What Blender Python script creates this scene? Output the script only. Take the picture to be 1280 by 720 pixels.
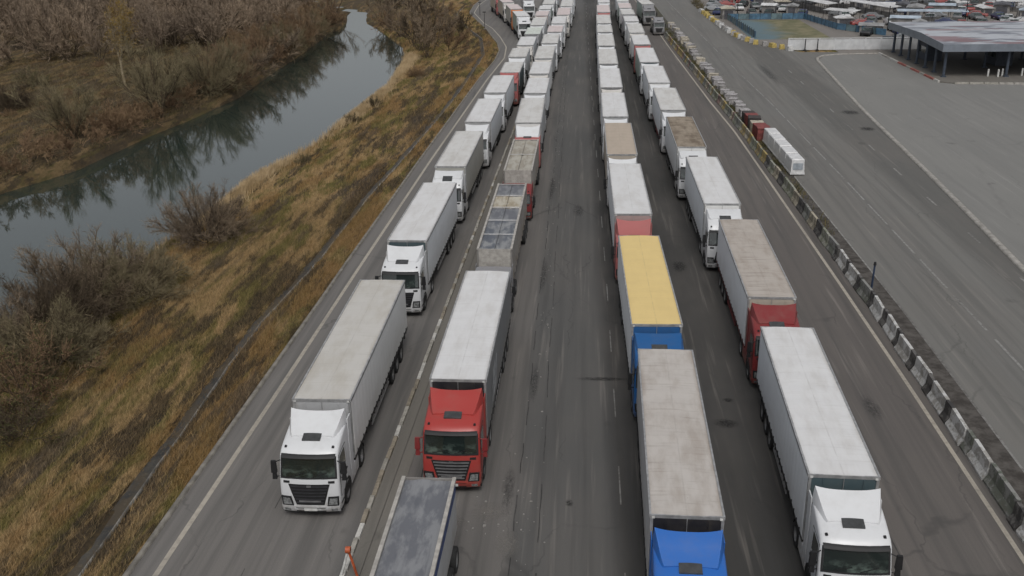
import bpy, math, random
import numpy as np
from mathutils import Matrix, Vector

for o in list(bpy.data.objects):
    bpy.data.objects.remove(o)
sc = bpy.context.scene
COL = sc.collection
R = math.radians

# ------------------------------------------------------------------ camera
FOC, PIT, YAW, ROLL, CAMH = 1218.03, 0.376178, 0.080198, -0.017925, 23.612
fw = Vector((-math.sin(YAW) * math.cos(PIT), math.cos(YAW) * math.cos(PIT), -math.sin(PIT)))
rt = Vector((math.cos(YAW), math.sin(YAW), 0))
up = rt.cross(fw)
r2 = rt * math.cos(ROLL) + up * math.sin(ROLL)
u2 = up * math.cos(ROLL) - rt * math.sin(ROLL)
cd = bpy.data.cameras.new('camera')
cam = bpy.data.objects.new('camera', cd)
COL.objects.link(cam)
m = Matrix((r2, u2, -fw)).transposed().to_4x4()
m.translation = Vector((0, 0, CAMH))
cam.matrix_world = m
cd.sensor_width = 36
cd.lens = FOC / 1280 * 36
cd.clip_start = 0.5
cd.clip_end = 6000
sc.camera = cam

# ------------------------------------------------------------------ sky, sun, exposure
SUN_EL, SUN_AZ = R(56), R(172)
wd = bpy.data.worlds.new('World')
sc.world = wd
wd.use_nodes = True
wn = wd.node_tree
wn.nodes.clear()
sky = wn.nodes.new('ShaderNodeTexSky')
sky.sky_type = 'NISHITA'
sky.sun_disc = False
sky.sun_elevation = SUN_EL
sky.sun_rotation = SUN_AZ
sky.air_density = 1.0
sky.dust_density = 4.0
sky.ozone_density = 1.0
hs = wn.nodes.new('ShaderNodeHueSaturation')
hs.inputs['Saturation'].default_value = 0.22
bg = wn.nodes.new('ShaderNodeBackground')
bg.inputs['Strength'].default_value = 0.105
wo = wn.nodes.new('ShaderNodeOutputWorld')
wn.links.new(sky.outputs[0], hs.inputs['Color'])
wn.links.new(hs.outputs[0], bg.inputs['Color'])
wn.links.new(bg.outputs[0], wo.inputs['Surface'])
sd = bpy.data.lights.new('sun', 'SUN')
sd.energy = 0.9
sd.angle = R(25)
sd.color = (1.0, 0.97, 0.93)
so = bpy.data.objects.new('sun', sd)
COL.objects.link(so)
sdir = Vector((math.sin(SUN_AZ) * math.cos(SUN_EL), math.cos(SUN_AZ) * math.cos(SUN_EL), math.sin(SUN_EL)))
so.rotation_euler = sdir.to_track_quat('Z', 'Y').to_euler()
sc.view_settings.view_transform = 'Standard'
sc.view_settings.look = 'None'
sc.view_settings.exposure = 0.1
sc.view_settings.gamma = 1.0
sc.view_settings.use_curve_mapping = False
sc.render.engine = 'CYCLES'

# ------------------------------------------------------------------ materials
class NT:
    def __init__(s, name):
        s.m = bpy.data.materials.new(name)
        s.m.use_nodes = True
        s.t = s.m.node_tree
        s.b = s.t.nodes['Principled BSDF']
        s.out = s.t.nodes['Material Output']
        s._c = {}
    def n(s, typ, **kw):
        nd = s.t.nodes.new('ShaderNode' + typ)
        for k, v in kw.items():
            setattr(nd, k, v)
        return nd
    def set(s, sock, v):
        if hasattr(v, 'is_linked') or hasattr(v, 'links'):
            s.t.links.new(v, sock)
        else:
            sock.default_value = v
    def obj(s):
        if 'o' not in s._c:
            s._c['o'] = s.n('TexCoord').outputs['Object']
        return s._c['o']
    def pos(s):
        if 'p' not in s._c:
            s._c['p'] = s.n('NewGeometry').outputs['Position']
        return s._c['p']
    def rnd(s):
        if 'r' not in s._c:
            s._c['r'] = s.n('ObjectInfo').outputs['Random']
        return s._c['r']
    def map(s, v, scale=(1, 1, 1), loc=(0, 0, 0)):
        nd = s.n('Mapping')
        s.set(nd.inputs['Vector'], v)
        s.set(nd.inputs['Scale'], scale)
        s.set(nd.inputs['Location'], loc)
        return nd.outputs[0]
    def noise(s, v, scale, detail=4, rough=.55, dist=0):
        nd = s.n('TexNoise')
        s.set(nd.inputs['Vector'], v)
        nd.inputs['Scale'].default_value = scale
        nd.inputs['Detail'].default_value = detail
        nd.inputs['Roughness'].default_value = rough
        nd.inputs['Distortion'].default_value = dist
        return nd.outputs['Fac']
    def vor(s, v, scale, feature='F1', out='Distance'):
        nd = s.n('TexVoronoi', feature=feature)
        s.set(nd.inputs['Vector'], v)
        nd.inputs['Scale'].default_value = scale
        return nd.outputs[out]
    def ramp(s, f, a, b, lo=0., hi=1.):
        nd = s.n('MapRange')
        nd.interpolation_type = 'SMOOTHSTEP'
        s.set(nd.inputs['Value'], f)
        nd.inputs['From Min'].default_value = a
        nd.inputs['From Max'].default_value = b
        nd.inputs['To Min'].default_value = lo
        nd.inputs['To Max'].default_value = hi
        return nd.outputs[0]
    def mix(s, f, a, b, mode='MIX'):
        nd = s.n('Mix', data_type='RGBA', blend_type=mode)
        s.set(nd.inputs[0], f)
        s.set(nd.inputs[6], a if not isinstance(a, tuple) else (*a[:3], 1))
        s.set(nd.inputs[7], b if not isinstance(b, tuple) else (*b[:3], 1))
        return nd.outputs[2]
    def math(s, op, a, b=0.):
        nd = s.n('Math', operation=op)
        s.set(nd.inputs[0], a)
        s.set(nd.inputs[1], b)
        return nd.outputs[0]
    def sep(s, v):
        nd = s.n('SeparateXYZ')
        s.set(nd.inputs[0], v)
        return nd.outputs
    def addv(s, v, w):
        nd = s.n('VectorMath', operation='ADD')
        s.set(nd.inputs[0], v)
        s.set(nd.inputs[1], w)
        return nd.outputs[0]
    def comb(s, x, y, z):
        nd = s.n('CombineXYZ')
        s.set(nd.inputs[0], x); s.set(nd.inputs[1], y); s.set(nd.inputs[2], z)
        return nd.outputs[0]
    def bump(s, h, strength=.3, dist=.02):
        nd = s.n('Bump')
        s.set(nd.inputs['Height'], h)
        nd.inputs['Strength'].default_value = strength
        nd.inputs['Distance'].default_value = dist
        s.t.links.new(nd.outputs[0], s.b.inputs['Normal'])
    def done(s, col, rough=.6, metal=0., spec=None):
        s.set(s.b.inputs['Base Color'], col if not isinstance(col, tuple) else (*col[:3], 1))
        s.set(s.b.inputs['Roughness'], rough)
        s.b.inputs['Metallic'].default_value = metal
        if spec is not None:
            s.b.inputs['Specular IOR Level'].default_value = spec
        return s.m

def rnd_vec(t):
    return t.addv(t.obj(), t.comb(t.math('MULTIPLY', t.rnd(), 37.), t.math('MULTIPLY', t.rnd(), 91.), 0.))

def paint(name, col, rough=.35, dirt=.25, dcol=(.16, .13, .10)):
    t = NT(name)
    v = rnd_vec(t)
    f = t.ramp(t.noise(v, 1.3, 5, .65), .42, .75, 0, dirt)
    c = t.mix(f, col, dcol)
    z = t.sep(t.obj())[2]
    g = t.math('MULTIPLY', t.ramp(z, 1.3, .3), t.ramp(t.noise(v, 4, 4), .35, .6, .1, .55))
    c = t.mix(g, c, dcol)
    return t.done(c, t.math('ADD', t.math('MULTIPLY', f, .8), rough))

def simple(name, col, rough=.6, metal=0., var=.25, sc_=3.):
    t = NT(name)
    f = t.noise(rnd_vec(t), sc_, 4, .6)
    c = t.mix(t.ramp(f, .3, .7), tuple(x * (1 - var) for x in col), tuple(min(1, x * (1 + var * .6)) for x in col))
    return t.done(c, rough, metal)

def roofmat(name, col, dirty=.2, dcol=(.25, .21, .16), band=.25, scuff=0.):
    t = NT(name)
    v = rnd_vec(t)
    xs = t.sep(t.obj())
    big = t.noise(t.map(v, (1.0, .28, 1)), 1.6, 5, .62)
    c = t.mix(t.ramp(big, .38, .72, 0, dirty), col, dcol)
    stripes = t.noise(t.map(v, (.25, 3.2, 1)), 2.2, 3, .7)
    c = t.mix(t.ramp(stripes, .52, .72, 0, band * dirty * 2.2), c, tuple(x * .7 for x in dcol))
    ax = t.math('ABSOLUTE', xs[0])
    crease = t.math('MULTIPLY', t.ramp(ax, .045, .0), t.ramp(t.noise(t.map(v, (0, 1, 0)), .9, 3), .4, .6, .15, .75))
    c = t.mix(t.math('MULTIPLY', crease, .30), c, (.16, .14, .12))
    edge = t.math('MULTIPLY', t.ramp(ax, 1.0, 1.26), t.ramp(big, .3, .6, .1, .7))
    c = t.mix(t.math('MULTIPLY', edge, dirty + .12), c, dcol)
    spots = t.ramp(t.noise(v, 9., 4, .7), .66, .76, 0, .3 + scuff)
    c = t.mix(t.math('MULTIPLY', spots, .6), c, (.14, .12, .10))
    # roof bows press through the sheet every 0.62 m
    wv = t.n('TexWave', wave_type='BANDS', bands_direction='Y')
    t.set(wv.inputs['Vector'], t.obj())
    wv.inputs['Scale'].default_value = .26
    wv.inputs['Distortion'].default_value = .4
    h = t.math('ADD', t.math('MULTIPLY', wv.outputs['Fac'], 1.), t.math('MULTIPLY', big, 1.2))
    t.bump(h, .35, .03)
    return t.done(c, .62)

def sidemat(name, col, dirt=.3, dcol=(.20, .17, .13), fold=.5):
    t = NT(name)
    v = rnd_vec(t)
    xs = t.sep(t.obj())
    n1 = t.noise(t.map(v, (1, .5, 1)), 1.3, 5, .6)
    c = t.mix(t.ramp(n1, .4, .75, 0, dirt * .6), col, dcol)
    low = t.ramp(xs[2], 2.4, 1.15)
    c = t.mix(t.math('MULTIPLY', low, t.ramp(n1, .3, .65, .2 * dirt, 1.2 * dirt)), c, dcol)
    drip = t.noise(t.map(v, (1, 6, .25)), 1.5, 4, .7)
    c = t.mix(t.ramp(drip, .55, .75, 0, dirt * .6), c, tuple(x * .7 for x in dcol))
    wv = t.n('TexWave', wave_type='BANDS', bands_direction='Y')
    t.set(wv.inputs['Vector'], t.obj())
    wv.inputs['Scale'].default_value = .5
    wv.inputs['Distortion'].default_value = 1.5
    t.bump(t.math('ADD', wv.outputs['Fac'], n1), fold, .02)
    return t.done(c, .5)

WHITE = (.60, .60, .60)
PAINT = {
    'white': paint('paint_white', (.62, .63, .64), .3, .12),
    'off white': paint('paint_off_white', (.55, .53, .50), .35, .3),
    'red': paint('paint_red', (.34, .040, .034), .36, .14),
    'dark red': paint('paint_dark_red', (.19, .024, .025), .38, .22),
    'faded red': paint('paint_faded_red', (.36, .11, .105), .45, .2),
    'blue': paint('paint_blue', (.020, .12, .42), .32, .12),
    'dark blue': paint('paint_dark_blue', (.012, .09, .26), .3, .12),
    'teal': paint('paint_teal', (.05, .16, .18), .35, .2),
    'yellow': paint('paint_yellow', (.55, .32, .03), .35, .2),
    'green': paint('paint_green', (.10, .16, .10), .4, .2),
    'grey': paint('paint_grey', (.22, .22, .23), .4, .25),
    'orange': paint('paint_orange', (.55, .16, .03), .4, .2),
}
ROOF = {
    'white': roofmat('roof_white', (.635, .635, .635), .2),
    'soft white': roofmat('roof_soft_white', (.58, .575, .56), .28),
    'grey white': roofmat('roof_grey_white', (.50, .485, .455), .3, (.30, .26, .19), .2),
    'weathered': roofmat('roof_weathered', (.47, .44, .41), .42, (.22, .17, .13), .35, .5),
    'grimy': roofmat('roof_grimy', (.42, .38, .34), .5, (.24, .19, .15), .5),
    'brown stained': roofmat('roof_brown', (.30, .25, .19), .8, (.11, .075, .045), .8, .4),
    'yellow': roofmat('roof_yellow', (.70, .53, .225), .14, (.48, .35, .15), .3),
    'beige': roofmat('roof_beige', (.43, .36, .29), .2),
    'pink white': roofmat('roof_pink', (.60, .52, .51), .2),
    'green white': roofmat('roof_greenish', (.56, .60, .55), .2),
}
SIDE = {
    'white': sidemat('side_white', (.72, .74, .76), .16),
    'grey': sidemat('side_grey', (.40, .405, .41), .3),
    'pale': sidemat('side_pale', (.76, .76, .745), .14),
    'olive': sidemat('side_olive', (.40, .395, .36), .35),
    'beige': sidemat('side_beige', (.42, .37, .31), .3),
    'dark': sidemat('side_dark', (.17, .175, .18), .3),
    'dark teal': sidemat('side_teal', (.06, .09, .10), .3),
    'black': sidemat('side_black', (.018, .018, .022), .25),
    'blue': sidemat('side_blue', (.02, .10, .27), .15),
    'green': sidemat('side_green', (.30, .36, .32), .3),
    'pink': sidemat('side_pink', (.42, .30, .29), .3),
}
def glassmat():
    t = NT('glass_dark')
    n = t.noise(t.map(rnd_vec(t), (1, 1, 1.6)), 2.2, 4, .6)
    z = t.sep(t.obj())[2]
    f = t.math('MULTIPLY', t.ramp(n, .42, .72), t.ramp(z, 2.5, 2.1))  # pale green dashboard reflection painted into the lower part of the glass
    c = t.mix(f, (.010, .016, .015), (.085, .115, .10))
    t.b.inputs['Coat Weight'].default_value = .6
    return t.done(c, .06, 0., .6)
GLASS = glassmat()
SUNROOF = simple('sunroof_glass', (.055, .057, .058), .25)
BLACK = simple('black_plastic', (.011, .011, .012), .62)
RUBBER = simple('tyre_rubber', (.02, .02, .02), .85)
STEEL = simple('rim_steel', (.30, .30, .30), .45, .6)
DARKMETAL = simple('chassis_metal', (.035, .034, .034), .6, .2)
REDMETAL = simple('chassis_red', (.14, .02, .02), .6, .1)
ALU = simple('aluminium', (.42, .42, .42), .4, .5)
LAMP = simple('lamp_lens', (.30, .31, .31), .12, .4, .5, 9.)
PLATE = simple('plate_white', (.6, .6, .58), .5)
TAIL = simple('tail_lens', (.3, .02, .02), .3)
ORANGE = simple('orange_marker', (.5, .12, .02), .4)
GRILLE = simple('grille_bar', (.05, .05, .055), .35, .3)
CHROME = simple('grille_chrome', (.35, .35, .36), .3, .7)

# ------------------------------------------------------------------ mesh helpers
class MB:
    def __init__(s):
        s.v = []
        s.f = []
    def add(s, vs, fs):
        o = len(s.v)
        s.v += [tuple(p) for p in vs]
        s.f += [tuple(i + o for i in f) for f in fs]
        return s
    def box(s, x0, x1, y0, y1, z0, z1, taper=0.):
        t = taper
        return s.add([(x0, y0, z0), (x1, y0, z0), (x1, y1, z0), (x0, y1, z0),
                      (x0 + t, y0 + t, z1), (x1 - t, y0 + t, z1), (x1 - t, y1 - t, z1), (x0 + t, y1 - t, z1)],
                     [(3, 2, 1, 0), (4, 5, 6, 7), (0, 1, 5, 4), (1, 2, 6, 5), (2, 3, 7, 6), (3, 0, 4, 7)])
    def lathe_x(s, prof, n=18, c=(0, 0, 0), caps=True):
        k = len(prof)
        vs = []
        for i in range(n):
            a = 2 * math.pi * i / n
            for (x, r) in prof:
                vs.append((c[0] + x, c[1] + r * math.cos(a), c[2] + r * math.sin(a)))
        fs = []
        for i in range(n):
            j = (i + 1) % n
            for q in range(k - 1):
                fs.append((i * k + q, i * k + q + 1, j * k + q + 1, j * k + q))
        if caps:
            fs.append(tuple(i * k for i in range(n)))
            fs.append(tuple(i * k + k - 1 for i in reversed(range(n))))
        return s.add(vs, fs)
    def tube(s, p0, p1, r0, r1=None, n=6, cap=True):
        r1 = r0 if r1 is None else r1
        p0 = Vector(p0); p1 = Vector(p1)
        d = (p1 - p0).normalized()
        a = d.orthogonal().normalized()
        b = d.cross(a)
        vs = []
        for p, r in ((p0, r0), (p1, r1)):
            for i in range(n):
                t = 2 * math.pi * i / n
                vs.append(p + (a * math.cos(t) + b * math.sin(t)) * r)
        fs = [(i, (i + 1) % n, n + (i + 1) % n, n + i) for i in range(n)]
        if cap:
            fs += [tuple(reversed(range(n))), tuple(range(n, 2 * n))]
        return s.add(vs, fs)
    def grid(s, P, back):
        """P[i][j] points; closed thin slab: front grid + grid shifted by `back`"""
        a = len(P); b = len(P[0])
        back = Vector(back)
        vs = [Vector(P[i][j]) for i in range(a) for j in range(b)]
        vs += [q + back for q in vs]
        N = a * b
        fs = []
        for i in range(a - 1):
            for j in range(b - 1):
                q = (i * b + j, i * b + j + 1, (i + 1) * b + j + 1, (i + 1) * b + j)
                fs.append(q)
                fs.append(tuple(x + N for x in reversed(q)))
        ring = [j for j in range(b)] + [i * b + b - 1 for i in range(1, a)] + \
               [(a - 1) * b + j for j in range(b - 2, -1, -1)] + [i * b for i in range(a - 2, 0, -1)]
        for k in range(len(ring)):
            p, q = ring[k], ring[(k + 1) % len(ring)]
            fs.append((q, p, p + N, q + N))
        return s.add(vs, fs)
    def prism(s, poly, x0, x1):
        """poly of (y,z) extruded along x"""
        n = len(poly)
        vs = [(x0, y, z) for y, z in poly] + [(x1, y, z) for y, z in poly]
        fs = [tuple(range(n)), tuple(reversed(range(n, 2 * n)))]
        fs += [((i + 1) % n, i, n + i, n + (i + 1) % n) for i in range(n)]
        return s.add(vs, fs)
    def mesh(s, name, smooth=None, mat=None):
        me = bpy.data.meshes.new(name)
        me.from_pydata(s.v, [], s.f)
        if smooth:
            me.polygons.foreach_set('use_smooth', [True] * len(me.polygons))
            me.set_sharp_from_angle(angle=R(smooth))
        me.materials.append(mat)
        me.update()
        return me

def recalc(me):
    import bmesh
    bm = bmesh.new()
    bm.from_mesh(me)
    bmesh.ops.recalc_face_normals(bm, faces=bm.faces)
    bm.to_mesh(me)
    bm.free()
    return me

def np_mesh(name, V, F, mat, smooth=False):
    """V (n,3) F (m,3|4) numpy"""
    me = bpy.data.meshes.new(name)
    F = np.asarray(F, np.int32)
    k = F.shape[1]
    me.vertices.add(len(V))
    me.vertices.foreach_set('co', np.asarray(V, np.float32).ravel())
    me.loops.add(F.size)
    me.loops.foreach_set('vertex_index', F.ravel())
    me.polygons.add(len(F))
    me.polygons.foreach_set('loop_start', np.arange(0, F.size, k, dtype=np.int32))
    me.polygons.foreach_set('loop_total', np.full(len(F), k, np.int32))
    if smooth:
        me.polygons.foreach_set('use_smooth', np.ones(len(F), bool))
    me.materials.append(mat)
    me.update(calc_edges=True)
    return me

def link(name, me, mat=None, parent=None, loc=None, rz=0.):
    o = bpy.data.objects.new(name, me)
    COL.objects.link(o)
    if mat is not None and me is not None and me.materials[0] is not mat:
        o.material_slots[0].link = 'OBJECT'
        o.material_slots[0].material = mat
    if parent is not None:
        o.parent = parent
    if loc is not None:
        o.location = loc
    if rz:
        o.rotation_euler[2] = rz
    return o

def tag(o, label=None, cat=None, group=None, kind=None):
    if label: o['label'] = label
    if cat: o['category'] = cat
    if group: o['group'] = group
    if kind: o['kind'] = kind
    return o

def thing(name, label, cat, loc=(0, 0, 0), rz=0., group=None):
    return tag(link(name, None, None, None, loc, rz), label, cat, group)

def interp(tab):
    ys = [p[0] for p in tab]; xs = [p[1] for p in tab]
    return lambda y: np.interp(y, ys, xs)

ORD = ['foremost', 'second', 'third', 'fourth', 'fifth', 'sixth', 'seventh', 'eighth', 'ninth', 'tenth', 'eleventh',
       'twelfth', 'thirteenth', 'fourteenth', 'fifteenth', 'sixteenth', 'seventeenth', 'eighteenth', 'nineteenth', 'twentieth']
def ordinal(n):
    if n % 100 in (11, 12, 13): return f'{n}th'
    return f'{n}' + {1: 'st', 2: 'nd', 3: 'rd'}.get(n % 10, 'th')

# ------------------------------------------------------------------ lie of the land  (x as functions of y)
kerb_x = interp([(-40, -17.4), (29.4, -17.3), (41.4, -17.15), (56.5, -16.95), (64, -16.9), (94, -16.5), (141, -15.6), (159, -14.9),
                 (170, -15.1), (180, -16.3), (190, -18.3), (203, -20.7), (218, -24.2), (233, -27.5), (250, -28.4), (265, -28.2), (300, -26), (600, -15)])
line_x = interp([(-40, -16.3), (29.5, -16.2), (43.5, -16.0), (64, -15.8), (94, -15.4), (141, -14.4), (162, -13.6), (175, -14.3),
                 (189, -16.6), (203, -19.4), (212, -22.0), (233, -26.4), (250, -27.2), (265, -26.8), (300, -24.8), (600, -14)])
ditch_x = interp([(-40, -19.5), (29, -19.6), (43, -20.0), (54, -20.1), (62, -19.6), (84, -19.2), (92, -18.8), (115, -18.0), (137, -17.6),
                  (167, -17.7), (188, -20.2), (211, -26.3), (232, -30.6), (260, -31.5), (600, -22)])
rivn_x = interp([(-200, -75), (0, -48), (40, -41), (57, -38.5), (67, -35.2), (72, -34.9), (80, -33.6), (91, -33.9), (107, -31.6), (124, -30.9),
                 (144, -30.3), (171, -32.1), (190, -36.3), (216, -46.2), (229, -51.6), (253, -57), (300, -90), (420, -240)])
rivf_x = interp([(-200, -96), (0, -72), (40, -62), (87, -56.4), (96, -53.2), (113, -52.1), (122, -50.8), (137, -49.7), (157, -51.2),
                 (183, -52.7), (210, -55.0), (220, -54.6), (232, -56.2), (253, -61), (300, -96), (420, -250)])
barr_x = interp([(-40, 17.5), (33.8, 17.5), (44.4, 17.6), (57, 17.75), (79, 17.5), (96, 17.1), (113, 16.8), (137, 16.0), (181, 14.7), (215, 13.9), (300, 12), (600, 4)])
medr_x = interp([(-40, 19.3), (38, 19.35), (57, 19.45), (70, 19.25), (88, 18.95), (113, 18.5), (137, 17.9), (181, 17.2), (215, 16.6), (300, 15), (600, 7)])
wr_x = interp([(-40, 16.8), (32, 16.8), (47, 16.8), (60, 16.7), (86, 16.4), (107, 16.1), (124, 15.4), (170, 14.1), (215, 13.1), (300, 11), (600, 3)])
dash_x = interp([(-40, 23.4), (49, 23.4), (88, 23.2), (102, 23.0), (125, 22.7), (145, 22.1), (180, 21.4), (230, 20.4), (300, 19), (600, 11)])
plaza_x = interp([(-40, 26.5), (64, 29.5), (74, 30.2), (88, 31.1), (118, 32.7), (157, 35.7)])
mark_x = interp([(165, 36), (169, 33.6), (177, 29.3), (185, 27.8), (200, 26.8), (235, 25.8), (259, 26.0), (300, 25), (600, 17)])

def vnoise(x, y, seed=0):
    s = 0
    for k, (a, b, p) in enumerate([(.13, .07, 1.3), (.31, -.22, 2.1), (-.53, .61, .4), (.97, .83, 3.3), (1.9, -1.4, 5.1), (-2.7, 2.2, 1.9)]):
        s = s + np.sin(a * x + b * y + p + seed) * np.cos(-b * 1.3 * x + a * 1.1 * y + 2 * p) / (1 + .55 * k)
    return s
WATER_Z = -1.8
def ground_z(x, y):
    x = np.asarray(x, float); y = np.asarray(y, float)
    kx, dx, rn, rf = kerb_x(y), ditch_x(y), rivn_x(y), rivf_x(y)
    d = kx - x                       # metres left of the kerb
    w = np.maximum(kx - rn, 2.)
    near = -0.06 - 1.55 * np.clip(d / w, 0, 1) ** 1.2
    near = near + .10 * vnoise(x, y) * np.clip(d / 2., 0, 1)
    near = near - .40 * np.exp(-((x - dx) / .34) ** 4)
    tb = np.clip((rn + 1.2 - x) / 2.2, 0, 1)
    near = near * (1 - tb) + (-2.6) * tb
    far = -.75 + .18 * vnoise(x * .7, y * .7, 3) + .015 * np.clip(rf - x, 0, 120)
    tf = np.clip((rf - x) / .5, 0, 1)
    far = far * tf + (-2.8) * (1 - tf)
    z = np.where(x > (rn + rf) / 2, near, far)
    z = np.where(x > kx - .02, -.08, z)
    return z

# ---- ground sheet
def bank_colour(t, v, lift=1.):
    """dry winter grass: straw, rust, olive and dark earth in drawn-out patches"""
    # streaks run with the road, stepping a little towards the river
    a = t.noise(t.map(v, (1., .20, 1.)), .55, 6, .68, .5)
    b = t.noise(t.map(v, (1., .4, 1.), (31, 7, 0)), .20, 5, .65)
    c = t.noise(t.map(v, (1., .17, 1.), (3, 57, 0)), .75, 6, .72)
    d = t.noise(v, 2.6, 5, .7)
    e = t.noise(t.map(v, (1., .13, 1.), (13, 5, 0)), .34, 6, .7)
    straw = (.37 * lift, .252 * lift, .122 * lift)
    rust = (.25 * lift, .145 * lift, .058 * lift)
    olive = (.135 * lift, .120 * lift, .036 * lift)
    earth = (.040 * lift, .032 * lift, .026 * lift)
    x = t.sep(v)[0]
    col = t.mix(t.ramp(a, .44, .56), olive, straw)
    nearditch = t.math('MULTIPLY', t.ramp(x, -21.5, -18.8), t.ramp(x, -12., -17.5))
    col = t.mix(t.ramp(t.math('ADD', b, t.math('MULTIPLY', nearditch, .07)), .51, .61, 0, .8), col, rust)
    farside = t.ramp(x, -44., -50.)
    ditchside = t.math('MULTIPLY', t.ramp(x, -24.5, -21.), t.ramp(x, -17.5, -20.))
    dk = t.math('ADD', t.math('MULTIPLY', farside, .045), t.math('MULTIPLY', ditchside, .05))
    col = t.mix(t.ramp(t.math('ADD', c, dk), .515, .585, 0, .9), col, earth)
    col = t.mix(t.ramp(t.math('ADD', e, dk), .555, .62, 0, .8), col, (.070 * lift, .058 * lift, .050 * lift))
    col = t.mix(t.math('MULTIPLY', farside, .55), col, (.085 * lift, .066 * lift, .042 * lift))
    col = t.mix(t.ramp(d, .40, .7, .0, .5), col, tuple(x_ * .4 for x_ in straw))
    return col

def ground_mat():
    t = NT('ground_dry_grass')
    p = t.pos()
    col = bank_colour(t, p, .75)
    t.bump(t.noise(p, 3.5, 6, .7), .8, .12)
    return t.done(col, .95, 0, .15)
GMAT = ground_mat()
def sheet_axis(parts):
    out = []
    for a, b, st in parts:
        out += list(np.arange(a, b, st))
    return np.array(out + [parts[-1][1]])
xs = sheet_axis([(-3000, -1000, 500), (-1000, -260, 120), (-260, -100, 8), (-100, -66, 2), (-66, -14, .45), (-14, 40, 9), (40, 400, 60), (400, 3000, 650)])
ys = sheet_axis([(-600, -40, 80), (-40, 22, 6), (22, 110, .6), (110, 250, 1.1), (250, 420, 8), (420, 3600, 530)])
GX, GY = np.meshgrid(xs, ys)
GZ = ground_z(GX, GY)
V = np.stack([GX, GY, GZ], -1).reshape(-1, 3)
nx, ny = len(xs), len(ys)
i = np.arange(nx - 1)[None, :] + nx * np.arange(ny - 1)[:, None]
F = np.stack([i, i + 1, i + 1 + nx, i + nx], -1).reshape(-1, 4)
tag(link('ground', np_mesh('ground', V, F, GMAT, True)), kind='structure')

# ---- river
def water_mat():
    t = NT('river_water')
    p = t.pos()
    h = t.math('ADD', t.noise(t.map(p, (1, .6, 1)), .9, 3, .5), t.math('MULTIPLY', t.noise(p, 4., 3, .5), .25))
    t.bump(h, .016, .05)
    t.b.inputs['IOR'].default_value = 2.05
    return t.done((.022, .034, .028), .045, 0., .5)
WM = water_mat()
wy = np.concatenate([np.arange(-200, 40, 40), np.arange(40, 300, 5), np.arange(300, 421, 20)]).astype(float)
L_, R_ = rivf_x(wy) - 1.5, rivn_x(wy) + 2.5
V = np.concatenate([np.stack([L_, wy, np.full_like(wy, WATER_Z)], -1), np.stack([R_, wy, np.full_like(wy, WATER_Z)], -1)])
n = len(wy)
F = np.array([(k, n + k, n + k + 1, k + 1) for k in range(n - 1)])
tag(link('river', np_mesh('river', V, F, WM)), kind='structure')

# ---- asphalt
def asphalt(name, base, zones=None, dirt=(.17, .155, .14), crack=.45, streak=1.):
    t = NT(name)
    p = t.pos()
    xyz = t.sep(p)
    col = base
    if zones:
        wob = t.math('MULTIPLY', t.math('SUBTRACT', t.noise(t.map(p, (.3, .12, 1)), 1., 3), .5), .7)
        xw = t.math('ADD', t.math('ADD', xyz[0], t.math('MULTIPLY', xyz[1], .011)), wob)
        for (a, b, soft, c, amt) in zones:
            f = t.math('MULTIPLY', t.ramp(xw, a - soft, a + soft), t.ramp(xw, b + soft, b - soft))
            col = t.mix(t.math('MULTIPLY', f, amt), col, c)
    big = t.noise(t.map(p, (1, .35, 1)), .16, 5, .6)
    col = t.mix(t.ramp(big, .35, .7, 0, .35), col, dirt)
    st = t.noise(t.map(p, (1., .022, 1)), 1.7, 4, .6)
    col = t.mix(t.ramp(st, .40, .68, 0, .42 * streak), col, tuple(x * .5 for x in base))
    st2 = t.noise(t.map(p, (1., .03, 1), (41, 3, 0)), 2.6, 3, .6)
    col = t.mix(t.ramp(st2, .55, .75, 0, .35 * streak), col, tuple(min(1, x * 1.7) for x in dirt))
    oil = t.noise(t.map(p, (1, .6, 1), (9, 9, 0)), .55, 3, .5)
    col = t.mix(t.ramp(oil, .66, .80, 0, .45), col, (.035, .034, .033))
    grain = t.noise(p, 24., 3, .8)
    col = t.mix(t.ramp(grain, .3, .75, 0, .3), col, tuple(x * .5 for x in base))
    wp = t.addv(p, t.comb(t.math('MULTIPLY', t.noise(p, .8, 3), 1.2), t.math('MULTIPLY', t.noise(p, .6, 3), 2.), 0.))
    ce = t.vor(t.map(wp, (.22, .05, 1)), 1., 'DISTANCE_TO_EDGE')
    cm = t.math('MULTIPLY', t.ramp(ce, .010, .0), t.ramp(t.noise(p, .12, 3), .45, .6))
    col = t.mix(t.math('MULTIPLY', cm, crack), col, tuple(x_ * .45 for x_ in base))
    t.bump(grain, .25, .01)
    return t.done(col, t.ramp(st, .3, .7, .9, .72), 0, .3)

ROAD = asphalt('asphalt_carriageway', (.105, .103, .100),
               [(-30, -9.0, .4, (.178, .169, .160), .9), (-8.7, -2.4, .35, (.155, .146, .137), .9),
                (-2.2, 1.6, .5, (.102, .101, .098), .9), (1.7, 11.8, .5, (.044, .043, .041), .92),
                (12.0, 20, .8, (.125, .112, .104), .95)])
SIDEROAD = asphalt('asphalt_side_road', (.165, .162, .152), [(28.0, 33.8, .7, (.085, .083, .078), .6), (21.9, 24.6, .8, (.15, .147, .14), .6)])
PLAZA = asphalt('asphalt_plaza', (.20, .198, .188), None, (.245, .24, .225), .2, .45)
MARKETG = asphalt('market_ground', (.19, .175, .16), None, (.27, .25, .22), .2, .5)

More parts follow.
